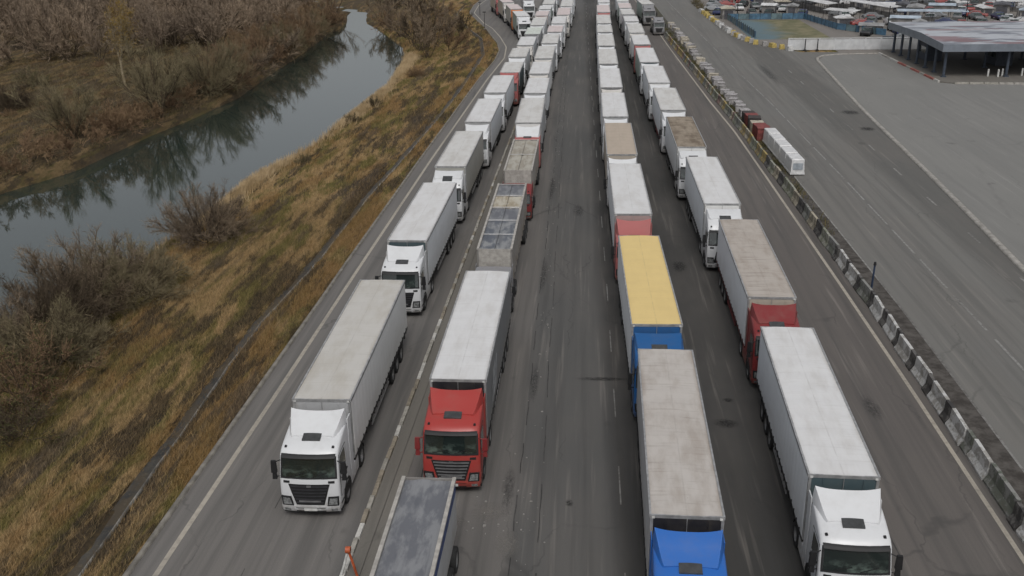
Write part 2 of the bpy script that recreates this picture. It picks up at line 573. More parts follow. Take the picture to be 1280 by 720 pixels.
def strip(name, fl, fr, y0, y1, z, mat, step=3., kind='structure'):
    yy = np.arange(y0, y1 + .01, step)
    l = fl(yy) * np.ones_like(yy); r = fr(yy) * np.ones_like(yy)
    zz = np.full_like(yy, z)
    V = np.concatenate([np.stack([l, yy, zz], -1), np.stack([r, yy, zz], -1)])
    n = len(yy)
    F = np.array([(k, n + k, n + k + 1, k + 1) for k in range(n - 1)])
    o = link(name, np_mesh(name, V, F, mat))
    if kind: tag(o, kind=kind)
    return o
strip('carriageway', kerb_x, lambda y: barr_x(y) + .1, -30, 420, 0., ROAD)
def soil_mat():
    t = NT('median_soil')
    p = t.pos()
    n1 = t.noise(p, 1.2, 6, .7)
    col = t.mix(t.ramp(n1, .35, .65), (.045, .040, .036), (.10, .092, .084))
    y = t.sep(p)[1]
    g = t.math('MULTIPLY', t.ramp(y, 70, 110), t.ramp(t.noise(p, .7, 4), .4, .6))
    col = t.mix(t.math('MULTIPLY', g, .7), col, (.055, .055, .022))
    t.bump(n1, .5, .05)
    return t.done(col, .9, 0, .2)
strip('median_strip', lambda y: barr_x(y) + .1, medr_x, -30, 420, .006, soil_mat())
strip('side_road', medr_x, lambda y: np.where(y < 157, plaza_x(y), np.where(y < 166, np.interp(y, [157, 166], [35.7, 60]), mark_x(y))), -30, 420, 0., SIDEROAD, 1.5)
# plaza from its kerb to the right, up to the white wall
def plaza_left(y):
    return np.where(y < 157, plaza_x(y), np.interp(y, [157, 162, 164], [35.7, 37.8, 41.]))
strip('plaza', lambda y: plaza_left(y) + .0, lambda y: 0 * y + 160., -30, 163.5, 0.004, PLAZA, 1.5)
strip('market_yard', lambda y: np.maximum(mark_x(y), 33.6 * (y < 170)), lambda y: 0 * y + 260., 168.8, 420, 0.008, MARKETG, 1.5)
strip('yard_verge', lambda y: 0 * y + 41., lambda y: 0 * y + 160., 163.5, 168.8, 0.004, MARKETG, 1.)

# ---- painted lines
def line_mat(name, col, wear):
    t = NT(name)
    p = t.pos()
    n1 = t.noise(p, 3., 5, .7)
    n2 = t.noise(t.map(p, (1, .1, 1)), .8, 3)
    f = t.math('ADD', t.ramp(n1, .4, .7, 0, wear), t.ramp(n2, .45, .65, 0, wear * .6))
    return t.done(t.mix(f, col, (.10, .095, .088)), .7)
LCREAM = line_mat('line_cream', (.38, .345, .29), .35)
LFAINT = line_mat('line_faint', (.24, .235, .225), .95)
def painted(name, fx, y0, y1, w, mat, z=.006, dash=None, step=2.):
    V = []; F = []
    segs = [(y0, y1)] if not dash else [(a, a + dash[0]) for a in np.arange(y0, y1, dash[0] + dash[1])]
    for a, b in segs:
        yy = np.linspace(a, b, max(2, int((b - a) / step) + 1))
        o = len(V)
        for y in yy:
            x = float(fx(y)); V += [(x - w / 2, y, z), (x + w / 2, y, z)]
        F += [(o + 2 * k, o + 2 * k + 1, o + 2 * k + 3, o + 2 * k + 2) for k in range(len(yy) - 1)]
    return tag(link(name, np_mesh(name, V, F, mat)), kind='structure')
painted('edge_line', line_x, -20, 300, .22, LCREAM)
painted('edge_line', wr_x, -20, 300, .2, LCREAM)
painted('lane_line', dash_x, -20, 300, .15, LFAINT, dash=(5.5, 1.2))
painted('lane_line', interp([(0, 29.), (90, 28.6), (147, 29.6)]), 60, 160, .16, LFAINT, dash=(2.5, 7.))
painted('lane_line', medr_x, -20, 88, .12, LFAINT, .012)
painted('lane_line', interp([(0, 1.75), (40, 1.6), (60, 1.45), (130, .6), (300, -1)]), 20, 260, .06, LFAINT, dash=(3., 4.5))
SEAM = simple('tar_seam', (.048, .046, .044), .85, 0, .5, 1.5)
painted('tar_seam', lambda y: -1.75 - .012 * (y - 35) + .025 * math.sin(y * .35) + .012 * math.sin(y * 2.7), 20, 260, .045, SEAM, .005, dash=(4.2, 1.9), step=.7)
painted('tar_seam', lambda y: -2.75 - .006 * (y - 35) + .04 * math.sin(y * .27 + 2) + .02 * math.sin(y * 3.1), 20, 260, .05, SEAM, .005, dash=(2.6, 1.7), step=.7)
painted('tar_seam', lambda y: -7.15 + .008 * (y - 35) + .05 * math.sin(y * .6), 20, 170, .06, SEAM, .005, dash=(12, .8), step=.7)
painted('tar_seam', lambda y: -12.9 + .006 * (y - 35) + .04 * math.sin(y * .5), 16, 120, .03, SEAM, .005, dash=(5, 4.), step=.7)
painted('tar_seam', lambda y: 12.2 - .008 * (y - 35) + .08 * math.sin(y * .3), 16, 150, .06, SEAM, .005, dash=(14, 2.), step=.7)

# rubble specks along the worn seam between the middle lanes
rng = np.random.default_rng(5)
def rubble():
    mb = MB()
    for k in range(210):
        y = 28 + rng.random() ** 1.3 * 190
        x = -2.3 - .009 * (y - 35) + rng.normal(0, .38)
        if rng.random() < .12: x, y = rng.normal(-3.6, 1.0), rng.normal(33.2, 1.4)
        s = rng.uniform(.012, .045)
        ax, ay = rng.uniform(.5, 1.6, 2) * s
        mb.box(x - ax, x + ax, y - ay, y + ay, .001, s * .7, s * .2)
    return mb.mesh('rubble', None, simple('rubble_stone', (.24, .23, .215), .8, 0, .4, 20))
tag(link('rubble', rubble()), 'pale rubble and litter scattered along the worn road seam', 'rubble', kind='stuff')

# oil stains: thin sheets with a ragged outline
def blotch(name, x, y, rx, ry, mat, z=.005, seed=0):
    r_ = np.random.default_rng(seed)
    n = 26
    ph = r_.random(4) * 6
    V = [(0, 0, 0)]
    for k in range(n):
        a = 2 * math.pi * k / n
        s = 1 + .22 * math.sin(2 * a + ph[0]) + .16 * math.sin(5 * a + ph[1]) + .12 * math.sin(9 * a + ph[2])
        V.append((s * math.cos(a), s * math.sin(a), 0))
    F = [(0, 1 + k, 1 + (k + 1) % n) for k in range(n)]
    o = link(name, np_mesh(name, V, F, mat), None, None, (x, y, z))
    o.scale = (rx, ry, 1)
    return tag(o, kind='structure')
def stain_mat(name, dark, amt=.75):
    t = NT(name)
    tr = t.n('BsdfTransparent')
    mx = t.n('MixShader')
    o = t.obj()
    ln = t.n('VectorMath', operation='LENGTH'); t.set(ln.inputs[0], o)
    rim = t.ramp(ln.outputs['Value'], 1.0, .15)
    f = t.math('MULTIPLY', t.math('MULTIPLY', t.ramp(t.noise(t.addv(o, t.pos()), 2.2, 5, .65), .25, .7), rim), amt)
    t.set(mx.inputs[0], f)
    t.t.links.new(tr.outputs[0], mx.inputs[1])
    t.t.links.new(t.b.outputs[0], mx.inputs[2])
    t.t.links.new(mx.outputs[0], t.out.inputs['Surface'])
    return t.done(dark, .7)
OIL = stain_mat('oil_stain', (.020, .019, .018), .9)
DUST = stain_mat('dust_patch', (.22, .205, .185), .55)
PATCH = stain_mat('tar_patch', (.045, .044, .043), .6)
for k, (x, y, a, b, mt) in enumerate([(-.55, 35.0, .22, .32, OIL), (6.9, 42.1, .75, .6, OIL), (7.3, 44.5, .35, .3, OIL), (1.0, 46.6, 1.7, .3, OIL),
        (-3.9, 34.2, 1.1, .9, DUST), (-2.9, 32.0, .7, 1.2, DUST), (-5.4, 33.4, .9, .6, DUST), (-3.2, 36, .35, 2.2, PATCH), (-2.6, 46, .3, 2.8, PATCH),
        (-2.8, 62, .35, 4, PATCH), (-3.0, 84, .4, 5, PATCH), (6.5, 64, .6, 1.4, OIL), (-.6, 77, .6, 2.2, PATCH), (31.0, 117, 1.4, 1.6, OIL), (30.6, 108, 1.1, 1.3, OIL),
        (6.3, 29.6, .3, .4, OIL), (14.3, 44, .5, 1.6, PATCH), (-13.7, 45, .5, 3, PATCH), (26.2, 145, .8, 12., PATCH)]):
    blotch('road_stain', x, y, a, b, mt, .0075 if mt is not OIL else .009, k)

# ---- kerbs
CONC = simple('kerb_concrete', (.30, .285, .26), .85, 0, .3, 2.)
CONCD = simple('kerb_dirty', (.20, .185, .16), .9, 0, .35, 2.)
def ribbon_kerb(name, pts, w, z0, z1, mat):
    V = []; F = []
    P = [Vector((x, y, 0)) for x, y in pts]
    for k, p in enumerate(P):
        d = (P[min(k + 1, len(P) - 1)] - P[max(k - 1, 0)]).normalized()
        nrm = Vector((d.y, -d.x, 0)) * w / 2
        for q, z in ((p - nrm, z0), (p - nrm * .9, z1), (p + nrm * .9, z1), (p + nrm, z0)):
            V.append((q.x, q.y, z))
    for k in range(len(P) - 1):
        for j in range(3):
            F.append((4 * k + j, 4 * k + 4 + j, 4 * k + 5 + j, 4 * k + 1 + j))
    return tag(link(name, np_mesh(name, V, F, mat)), kind='structure')
yy = np.arange(-20, 300, 2.)
ribbon_kerb('kerb', [(float(kerb_x(y)), y) for y in yy], .22, -.1, .11, CONCD)
pk = [(float(plaza_x(y)) + .0, y) for y in np.arange(20, 157, 3.)] + [(35.7, 157), (36.3, 160), (37.8, 162.4), (40.7, 163.7), (44, 164.1), (47.2, 164.3)]
ribbon_kerb('kerb', pk, .45, 0., .13, CONC)
# low separator between the first two queues: a row of kerb stones and two dusty concrete bands
sep_x = interp([(0, -9.25), (30, -9.0), (60, -8.65), (100, -8.2), (150, -7.6), (200, -7.0)])
BAND = asphalt('separator_concrete', (.165, .155, .138), None, (.20, .185, .16), .3, .6)
strip('separator', lambda y: sep_x(y) + .12, lambda y: sep_x(y) + .62, 10, 160, .055, BAND)
strip('separator', lambda y: sep_x(y) + .64, lambda y: sep_x(y) + 1.15, 10, 160, .03, BAND)
kroot = tag(link('separator_kerb', None, None, None, (0, 30, 0)), kind='structure')
stone = MB().box(-.11, .11, -.49, .49, 0, .15, .02).mesh('kerb_stone', None, CONC)
KST = [simple('kerb_stone_cream', (.31, .295, .26), .85, 0, .3), simple('kerb_stone_pale', (.46, .45, .42), .8, 0, .25), simple('kerb_stone_tan', (.235, .205, .16), .9, 0, .3)]
rr = random.Random(3)
for k in range(84):
    y = 27.5 + k
    o = link('kerb_stone', stone, KST[rr.choice([0, 0, 0, 1, 2, 2])], kroot, (float(sep_x(y)) + rr.uniform(-.02, .02), y - 30, rr.uniform(-.03, .0)))
    o.rotation_euler[2] = rr.uniform(-.02, .02)
mb = MB()
for k in range(70):
    y = 111.5 + k
    mb.box(float(sep_x(y)) - .1, float(sep_x(y)) + .1, y - .49, y + .49, 0, .14, .02)
tag(link('kerb_stone', mb.mesh('kerb_stone_far', None, CONC), KST[0], kroot, (0, -30, 0)), kind='stuff')

# ---- drainage channel on the bank
def chan_mat():
    t = NT('channel_wet')
    p = t.pos()
    n1 = t.noise(t.map(p, (1, .3, 1)), .8, 5, .7)
    col = t.mix(t.ramp(n1, .35, .6), (.022, .022, .023), (.055, .052, .046))
    n2 = t.noise(t.map(p, (1, .5, 1), (7, 1, 0)), .5, 5, .7)
    col = t.mix(t.ramp(n2, .44, .56, 0, .9), col, (.060, .046, .029))
    n3 = t.noise(p, 6., 4, .7)
    col = t.mix(t.ramp(n3, .5, .7, 0, .5), col, (.12, .10, .07))
    return t.done(col, .75)
V = []; F = []
yy = np.arange(10, 250, 1.5)
for y in yy:
    x = float(ditch_x(y)); wob = .06 * math.sin(y * .5)
    zt = float(ground_z(x + .85, y)) + .03
    zl = float(ground_z(x - 1.05, y)) + .02
    V += [(x - .40 + wob, y, zl - .10), (x - .20 + wob, y, zt - .30), (x + .12, y, zt - .30), (x + .30, y, zt - .10)]
F = [(4 * k + j, 4 * k + 1 + j, 4 * k + 5 + j, 4 * k + 4 + j) for k in range(len(yy) - 1) for j in range(3)]
tag(link('drainage_channel', np_mesh('drainage_channel', V, F, chan_mat())), kind='structure')
V = []; F = []
for y in yy:
    x = float(ditch_x(y)); zt = float(ground_z(x + .85, y)) + .05
    V += [(x + .30, y, zt - .2), (x + .31, y, zt - .02), (x + .345, y, zt - .02), (x + .355, y, zt - .2)]
F = [(4 * k + j, 4 * k + 1 + j, 4 * k + 5 + j, 4 * k + 4 + j) for k in range(len(yy) - 1) for j in range(3)]
tag(link('channel_lip', np_mesh('channel_lip', V, F, simple('channel_lip_concrete', (.21, .20, .18), .85, 0, .6, 1.2))), kind='structure')

# ================================================================== TRUCKS
FRONT = [(.32, -2.88), (.45, -2.98), (.9, -3.0), (1.5, -2.985), (1.92, -2.94), (2.82, -2.70), (2.95, -2.60)]
TOP = [(-2.60, 2.95), (-2.40, 3.07), (-1.95, 3.20), (-1.55, 3.30), (-1.0, 3.40), (-.72, 3.42)]
def tumble(z): return 1 - .055 * min(1.4, max(0, z - 2)) / 1.9
def front_y(x, z):
    return float(np.interp(z, [p[0] for p in FRONT], [p[1] for p in FRONT])) + .11 * (x / 1.25) ** 2
def roof_z(x, y):
    return float(np.interp(y, [p[0] for p in TOP], [p[1] for p in TOP])) - .05 * (x / 1.25) ** 4
def cab_shell():
    prof = [(y, z) for z, y in FRONT] + TOP[1:] + [(-.66, TOP[-1][1] - .12), (-.66, .85), (-1.05, .60), (-2.6, .32)]
    cy, cz = -1.8, 1.9
    st = [(-1.245, .17), (-1.235, .095), (-1.20, .04), (-1.12, .01), (-.85, 0), (-.42, 0), (0, 0), (.42, 0), (.85, 0), (1.12, .01), (1.20, .04), (1.235, .095), (1.245, .17)]
    mb = MB()
    n = len(prof)
    vs = []
    for x, ins in st:
        for y, z in prof:
            d = math.hypot(y - cy, z - cz)
            k = 1 - ins / d
            yy_, zz_ = cy + (y - cy) * k, cz + (z - cz) * k
            fwt = max(0, min(1, (-y - 2.2) / .5))
            yy_ += .11 * (x / 1.25) ** 2 * fwt
            if z > 2.9: zz_ -= .05 * (x / 1.25) ** 4
            vs.append((x * tumble(zz_), yy_, zz_))
    fs = []
    for a in range(len(st) - 1):
        for b in range(n):
            c = (b + 1) % n
            fs.append((a * n + b, a * n + c, (a + 1) * n + c, (a + 1) * n + b))
    fs.append(tuple(range(n - 1, -1, -1)))
    fs.append(tuple((len(st) - 1) * n + b for b in range(n)))
    mb.add(vs, fs)
    return recalc(mb.mesh('cab', 35))
def fpatch(x0, x1, z0, z1, off, nx=9, nz=4, x0b=None, x1b=None, back=.06):
    """panel lying on the cab front; x0b/x1b give the lower corners of a tapered panel"""
    x0b = x0 if x0b is None else x0b; x1b = x1 if x1b is None else x1b
    P = []
    for j in range(nz):
        z = z0 + (z1 - z0) * j / (nz - 1); q = j / (nz - 1)
        a = x0b + (x0 - x0b) * q; b = x1b + (x1 - x1b) * q
        row = []
        for k in range(nx):
            x = a + (b - a) * k / (nx - 1)
            row.append((x * tumble(z), front_y(x, z) - off, z))
        P.append(row)
    return P
def spatch(sd, y0, y1, z0, z1, off, y0t=None):
    y0t = y0 if y0t is None else y0t
    P = []
    for j in range(4):
        q = j / 3; z = z0 + (z1 - z0) * q
        a = y0 + (y0t - y0) * q
        P.append([(sd * (1.246 * tumble(z) + off), a + (y1 - a) * k / 3, z) for k in range(4)])
    return P
def rpatch(x0, x1, y0, y1, off):
    return [[(x0 + (x1 - x0) * i / 3, y0 + (y1 - y0) * j / 3, roof_z(0, y0 + (y1 - y0) * j / 3) + off) for i in range(4)] for j in range(4)]

CM = {}
VARS = {0: (FRONT, TOP, .38, .10, .86),
        1: ([(.32, -2.84), (.45, -2.94), (.9, -2.98), (1.5, -2.97), (1.92, -2.90), (2.78, -2.60), (2.96, -2.46)],
            [(-2.46, 2.96), (-2.30, 3.16), (-1.95, 3.40), (-1.55, 3.55), (-1.0, 3.66), (-.72, 3.68)], .10, .02, 1.02),
        2: ([(.32, -2.90), (.45, -2.99), (.9, -3.0), (1.5, -2.99), (1.92, -2.96), (2.70, -2.78), (2.80, -2.68)],
            [(-2.68, 2.80), (-2.50, 2.90), (-1.95, 2.98), (-1.55, 3.04), (-1.0, 3.10), (-.72, 3.12)], .58, .16, .98)}
def cab_meshes(var=0):
    global FRONT, TOP, CM
    FRONT, TOP, d_rise, d_corner, d_w = VARS[var]
    CM = CMV[var] = {}
    CM['cab'] = cab_shell()
    g = lambda P, b, nm, sm=30: recalc(MB().grid(P, b).mesh(nm, sm))
    CM['windscreen'] = g(fpatch(-1.10, 1.10, 1.97, 2.78, .012), (0, .05, 0), 'windscreen')
    mb = MB().grid(fpatch(-1.17, 1.17, 1.90, 1.965, .016, 9, 2), (0, .06, 0))
    for s in (-1, 1):
        mb.grid(fpatch(min(s * 1.105, s * 1.17), max(s * 1.105, s * 1.17), 1.95, 2.80, .014, 2, 4), (0, .06, 0))
    for x in (-.75, .15):
        a = (x, front_y(x, 2.0) - .03, 2.0); b = (x + .62, front_y(x + .62, 2.16) - .03, 2.16)
        mb.tube(a, b, .014, n=4)
    CM['windscreen_frame'] = recalc(mb.mesh('windscreen_frame'))
    CM['sun_visor'] = g([[(x * 1.12, front_y(x * 1.12, z) - o, z) for x in np.linspace(-1, 1, 9)] for z, o in ((2.765, .10), (2.82, .075), (2.87, .03))], (0, .05, .02), 'sun_visor')
    # grille : dark panel and proud bars
    g0, g1, gz = [(.86, .58, 1.66), (.62, .78, 1.50), (.95, .95, 1.40)][var]
    mb = MB().grid(fpatch(-g0, g0, .70, gz, .012, 9, 4, -g1, g1), (0, .05, 0))
    CM['grille'] = recalc(mb.mesh('grille'))
    mb = MB()
    for k, z in enumerate([(.80, .95, 1.10, 1.25, 1.40, 1.54), (.84, 1.05, 1.26), (.78, .88, .98, 1.08, 1.18, 1.28)][var]):
        hw = g1 + (g0 - g1) * (z - .70) / (gz - .7) - .06
        mb.grid(fpatch(-hw, hw, z, z + .055, .035, 9, 2), (0, .04, 0))
    CM['grille_bars'] = recalc(mb.mesh('grille_bars'))
    CM['badge'] = recalc(MB().box(-.09, .09, front_y(0, 1.58) - .05, front_y(0, 1.58), 1.55, 1.62).mesh('badge'))
    CM['name_strip'] = g(fpatch(-.45, .45, .86, .93, .045, 7, 2), (0, .03, 0), 'name_strip')
    # bumper
    mb = MB()
    mb.grid(fpatch(-1.2, 1.2, .34, .66, .05, 13, 3), (0, .3, 0))
    CM['bumper'] = recalc(mb.mesh('bumper', 30))
    CM['air_intake'] = g(fpatch(-.62, .62, .36, .58, .058, 9, 2), (0, .03, 0), 'air_intake')
    CM['bumper_lip'] = g(fpatch(-1.16, 1.16, .27, .335, .03, 9, 2), (0, .2, 0), 'bumper_lip')
    CM['number_plate'] = g(fpatch(-.27, .27, .44, .56, .07, 5, 2), (0, .03, 0), 'number_plate')
    for s, nm in ((-1, 'L'), (1, 'R')):
        a, b = sorted((s * .72, s * 1.15))
        at, bt = (a, b)
        if s > 0: top = (s * .80, s * 1.17)
        else: top = (-1.17, -.80)
        CM['headlight' + nm] = g(fpatch(top[0] + .035, top[1] - .035, .72, 1.02, .058, 5, 4, a + .035, b - .035), (0, .08, 0), 'headlight')
        hx0, hx1 = (top[0] + .05, top[1] - .05)
        CM['headlight_bezel' + nm] = g(fpatch(top[0] - .03, top[1] + .02, .66, 1.09, .045, 5, 4, a - .02, b + .02), (0, .08, 0), 'headlight_bezel')
        CM['door_seam' + nm] = g(spatch(s, -2.66, -1.38, .95, 2.77, .005, -2.52), (-s * .05, 0, 0), 'door_seam')
        CM['fog_light' + nm] = g(fpatch(min(s * .85, s * 1.1), max(s * .85, s * 1.1), .42, .54, .065, 4, 2), (0, .05, 0), 'fog_light')
        CM['air_duct' + nm] = g(fpatch(min(s * .80, s * 1.06), max(s * .80, s * 1.06), 1.70, 1.80, .012, 4, 2), (0, .03, 0), 'air_duct')
        CM['door' + nm] = g(spatch(s, -2.62, -1.42, .98, 2.74, .010, -2.48), (-s * .05, 0, 0), 'door')
        CM['side_window' + nm] = g(spatch(s, -2.55, -1.62, 1.98, 2.68, .022, -2.42), (-s * .05, 0, 0), 'side_window')
        CM['door_handle' + nm] = recalc(MB().box(min(s * 1.25, s * 1.29), max(s * 1.25, s * 1.29), -1.72, -1.5, 1.62, 1.68).mesh('door_handle'))
        mb = MB()
        n = 14
        poly = [(-1.62 + .66 * math.cos(math.pi * k / n), .50 + .66 * math.sin(math.pi * k / n)) for k in range(n + 1)]
        inn = [(-1.62 + .54 * math.cos(math.pi * k / n), .50 + .54 * math.sin(math.pi * k / n)) for k in range(n, -1, -1)]
        P = [[(s * 1.262, y, z) for y, z in poly], [(s * 1.262, y, z) for y, z in reversed(inn)]]
        mb.grid(P, (-s * .10, 0, 0))
        mb.prism(poly, min(s * 1.12, s * 1.252), max(s * 1.12, s * 1.252))
        CM['wheel_arch' + nm] = recalc(mb.mesh('wheel_arch'))
        CM['step' + nm] = recalc(MB().box(min(s * 1.02, s * 1.25), max(s * 1.02, s * 1.25), -2.80, -2.32, .34, .44).box(min(s * 1.05, s * 1.252), max(s * 1.05, s * 1.252), -2.72, -2.32, .62, .70).mesh('step'))
        # mirrors
        mb = MB()
        x0, x1 = sorted((s * 1.33, s * 1.56))
        mb.box(x0, x1, -2.80, -2.66, 2.08, 2.62, .02)
        mb.box(x0 + .02, x1 - .02, -2.79, -2.67, 1.78, 2.05, .02)
        mb.tube((s * 1.18, -2.62, 2.60), (s * 1.38, -2.73, 2.56), .022, n=5)
        mb.tube((s * 1.20, -2.64, 1.86), (s * 1.38, -2.73, 1.88), .022, n=5)
        CM['mirror' + nm] = recalc(mb.mesh('mirror'))
        P = [[(s * 1.235, -.68 + .5 * q, z) for q in (0, .5, 1)] for z in (1.0, 2.0, 3.0, 3.45)]
        CM['side_fin' + nm] = g(P, (-s * .04, 0, 0), 'side_fin')
        x, y = .98, -2.34
        CM['roof_lamp' + nm] = recalc(MB().box(s * x - .05, s * x + .05, y - .05, y + .05, roof_z(x, y) - .02, roof_z(x, y) + .05, .01).mesh('roof_lamp'))
    CM['sunroof'] = g(rpatch(-.38, .38, -2.06, -1.52, .055), (0, 0, -.08), 'sunroof', 20)
    # roof air deflector with bowl-shaped rear edge
    def defl(rise, corner, hw0, hw1):
        P = []
        nu, nv = 15, 8
        for j in range(nv):
            v = j / (nv - 1)
            row = []
            for i in range(nu):
                u = -1 + 2 * i / (nu - 1)
                w = hw0 + (hw1 - hw0) * v ** .8
                y = -1.78 + 1.10 * v + .10 * (u * u) * (v - .5)
                z = roof_z(0, -1.78 + 1.1 * v) + .03 + rise * v ** 1.25 + corner * v * abs(u) ** 3
                row.append((u * w, y, z))
            P.append(row)
        mb = MB().grid(P, (0, 0, -.05))
        for s in (-1, 1):
            edge = [P[j][0 if s < 0 else -1] for j in range(nv)]
            low = [(s * min(1.19, abs(e[0]) + .10), e[1] + .02, roof_z(1.1, max(-2.5, e[1])) - .10) for e in edge]
            mb.grid([edge, [((a[0] + b[0]) / 2 + s * .015, (a[1] + b[1]) / 2, (a[2] + b[2]) / 2) for a, b in zip(edge, low)], low], (-s * .04, 0, 0))
        return recalc(mb.mesh('roof_deflector', 40))
    CM['roof_deflector'] = defl(d_rise, d_corner, d_w, 1.14)
    CM['roof_deflector_low'] = defl(.22, .04, .95, 1.12)
CMV = {}
for v_ in (2, 1, 0): cab_meshes(v_)

TYRE_R = .51
def wheel_meshes():
    t = MB().lathe_x([(-.15, .30), (-.155, .46), (-.12, .505), (.12, .505), (.155, .46), (.15, .30)], 20, caps=False)
    CM['tyre'] = recalc(t.mesh('tyre', 40))
    r = MB().lathe_x([(.02, .0), (.03, .10), (.10, .12), (.08, .22), (.13, .30), (.14, .31), (-.14, .31)], 20, caps=False)
    CM['rim'] = recalc(r.mesh('rim', 40))
    t = MB().lathe_x([(-.30, .30), (-.305, .46), (-.27, .505), (-.04, .505), (0, .46), (.04, .505), (.27, .505), (.305, .46), (.30, .30)], 20, caps=False)
    CM['tyre_dual'] = recalc(t.mesh('tyre', 40))
    r = MB().lathe_x([(.10, .0), (.10, .12), (.05, .14), (.07, .20), (.28, .30), (.29, .31), (-.29, .31)], 20, caps=False)
    CM['rim_dual'] = recalc(r.mesh('rim', 40))
    w = MB().lathe_x([(-.15, .46), (-.12, .505), (.12, .505), (.15, .46), (.13, .28)], 12)
    CM['wheel_far'] = recalc(w.mesh('wheel', 40))
wheel_meshes()

def add_wheel(root, x, y, dual, far, s):
    if far:
        o = link('wheel', CM['wheel_far'], RUBBER, root, (x, y, TYRE_R - .005))
        return
    e = link('wheel', None, None, root, (x, y, TYRE_R - .005))
    if s < 0: e.rotation_euler[2] = math.pi
    link('tyre', CM['tyre_dual' if dual else 'tyre'], RUBBER, e)
    link('rim', CM['rim_dual' if dual else 'rim'], STEEL, e)

TM = {}
def trailer_meshes(L, H, W):
    key = (round(L, 1), round(H, 2), round(W, 2))
    if key in TM: return TM[key]
    L = key[0]
    h = W / 2
    D = {}
    # roof sheet, slightly crowned, sagging between its bows
    ny = max(6, int(L / .62) * 2)
    P = []
    for j in range(ny + 1):
        y = .03 + (L - .06) * j / ny
        sag = .018 * math.cos(2 * math.pi * j / 2 * 1.0)
        P.append([(x * (h - .05), y, H - .03 + .045 * (1 - x * x) + sag * (1 - x ** 4) * .6) for x in (-1, -.75, -.4, 0, .4, .75, 1)])
    D['roof'] = recalc(MB().grid(P, (0, 0, -.05)).mesh('roof', 30))
    mb = MB()
    for s in (-1, 1):
        mb.box(min(s * (h - .06), s * (h + .012)), max(s * (h - .06), s * (h + .012)), .0, L, H - .12, H + .008)
    mb.box(-h + .06, h - .06, -.012, .05, H - .12, H + .006)
    mb.box(-h + .06, h - .06, L - .05, L + .012, H - .12, H + .006)
    D['roof_rail'] = recalc(mb.mesh('roof_rail'))
    for s, nm in ((-1, 'L'), (1, 'R')):
        P = []
        ncol = max(8, int(L / .34))
        for j in range(6):
            z = 1.22 + (H - .13 - 1.22) * j / 5
            row = []
            for k in range(ncol + 1):
                y = .10 + (L - .2) * k / ncol
                b = .012 * math.sin(k * 2.4) * math.sin(math.pi * j / 5) + .010 * math.sin(y * 1.1 + j)
                row.append((s * (h - .012 + b * .8), y, z))
            P.append(row)
        D['side_curtain' + nm] = recalc(MB().grid(P, (-s * .03, 0, 0)).mesh('side_curtain', 60))
        mb = MB()
        k = .5
        while k < L - .3:
            mb.box(min(s * (h - .005), s * (h + .022)), max(s * (h - .005), s * (h + .022)), k - .025, k + .025, 1.02, 1.34)
            k += .62
        D['strap' + nm] = recalc(mb.mesh('strap'))
        mb = MB()
        for z in (.58, .84):
            mb.box(min(s * 1.17, s * 1.22), max(s * 1.17, s * 1.22), 3.9, L - 5.9 if L > 11 else L - 4.4, z, z + .11)
        for y in np.linspace(4.3, (L - 6.2 if L > 11 else L - 4.8), 4):
            mb.box(min(s * 1.13, s * 1.165), max(s * 1.13, s * 1.165), y - .04, y + .04, .56, 1.1)
        D['side_guard' + nm] = recalc(mb.mesh('side_guard'))
        mb = MB().tube((s * .85, 2.6, .25), (s * .85, 2.6, 1.05), .07, n=8).box(s * .85 - .16, s * .85 + .16, 2.44, 2.76, .20, .26)
        D['landing_leg' + nm] = recalc(mb.mesh('landing_leg'))
        mb = MB().box(s * (h - .07) - .05, s * (h - .07) + .05, -.03, .09, 1.16, H - .13)
        D['corner_post' + nm] = recalc(mb.mesh('corner_post'))
        D['rear_door' + nm] = recalc(MB().box(min(s * .01, s * (h - .03)), max(s * .01, s * (h - .03)), L - .04, L + .01, 1.2, H - .13)
                                     .tube((s * .3, L + .03, 1.25), (s * .3, L + .03, H - .2), .02).tube((s * .85, L + .03, 1.25), (s * .85, L + .03, H - .2), .02).mesh('rear_door'))
        D['rear_light' + nm] = recalc(MB().box(min(s * .75, s * 1.15), max(s * .75, s * 1.15), L - .02, L + .05, .88, 1.02).mesh('rear_light'))
        D['marker' + nm] = recalc(MB().box(s * (h - .12) - .05, s * (h - .12) + .05, -.05, -.02, H - .12, H - .05).mesh('marker_light'))
    mb = MB().box(-h + .05, h - .05, 0.0, .05, 1.2, H - .12)
    for x in (-.72, 0, .72):
        mb.box(x - .02, x + .02, -.025, -.001, 1.25, H - .16)
    D['front_wall'] = recalc(mb.mesh('front_wall'))
    D['seam'] = recalc(MB().box(-.012, .012, -.04, -.026, 2.4, H - .10).mesh('latch_bar'))
    mb = MB().box(-h + .02, h - .02, .02, L - .02, 1.02, 1.21)
    for s in (-1, 1):
        mb.box(s * .45 - .07, s * .45 + .07, .6, L - .1, .72, 1.02)
    mb.box(-1.1, 1.1, L - .18, L - .06, .45, .57)
    mb.box(-.05 - .5, -.45, L - .16, L - .08, .57, 1.02).box(.45, .55, L - .16, L - .08, .57, 1.02)
    D['frame'] = recalc(mb.mesh('trailer_frame'))
    D['pallet_box'] = recalc(MB().box(-1.1, 1.1, 4.4, 5.6, .42, .70).mesh('pallet_box'))
    D['mudflap'] = recalc(MB().box(-.3, .3, L - 1.55, L - 1.52, .25, 1.0).mesh('mudflap'))
    TM[key] = D
    return D

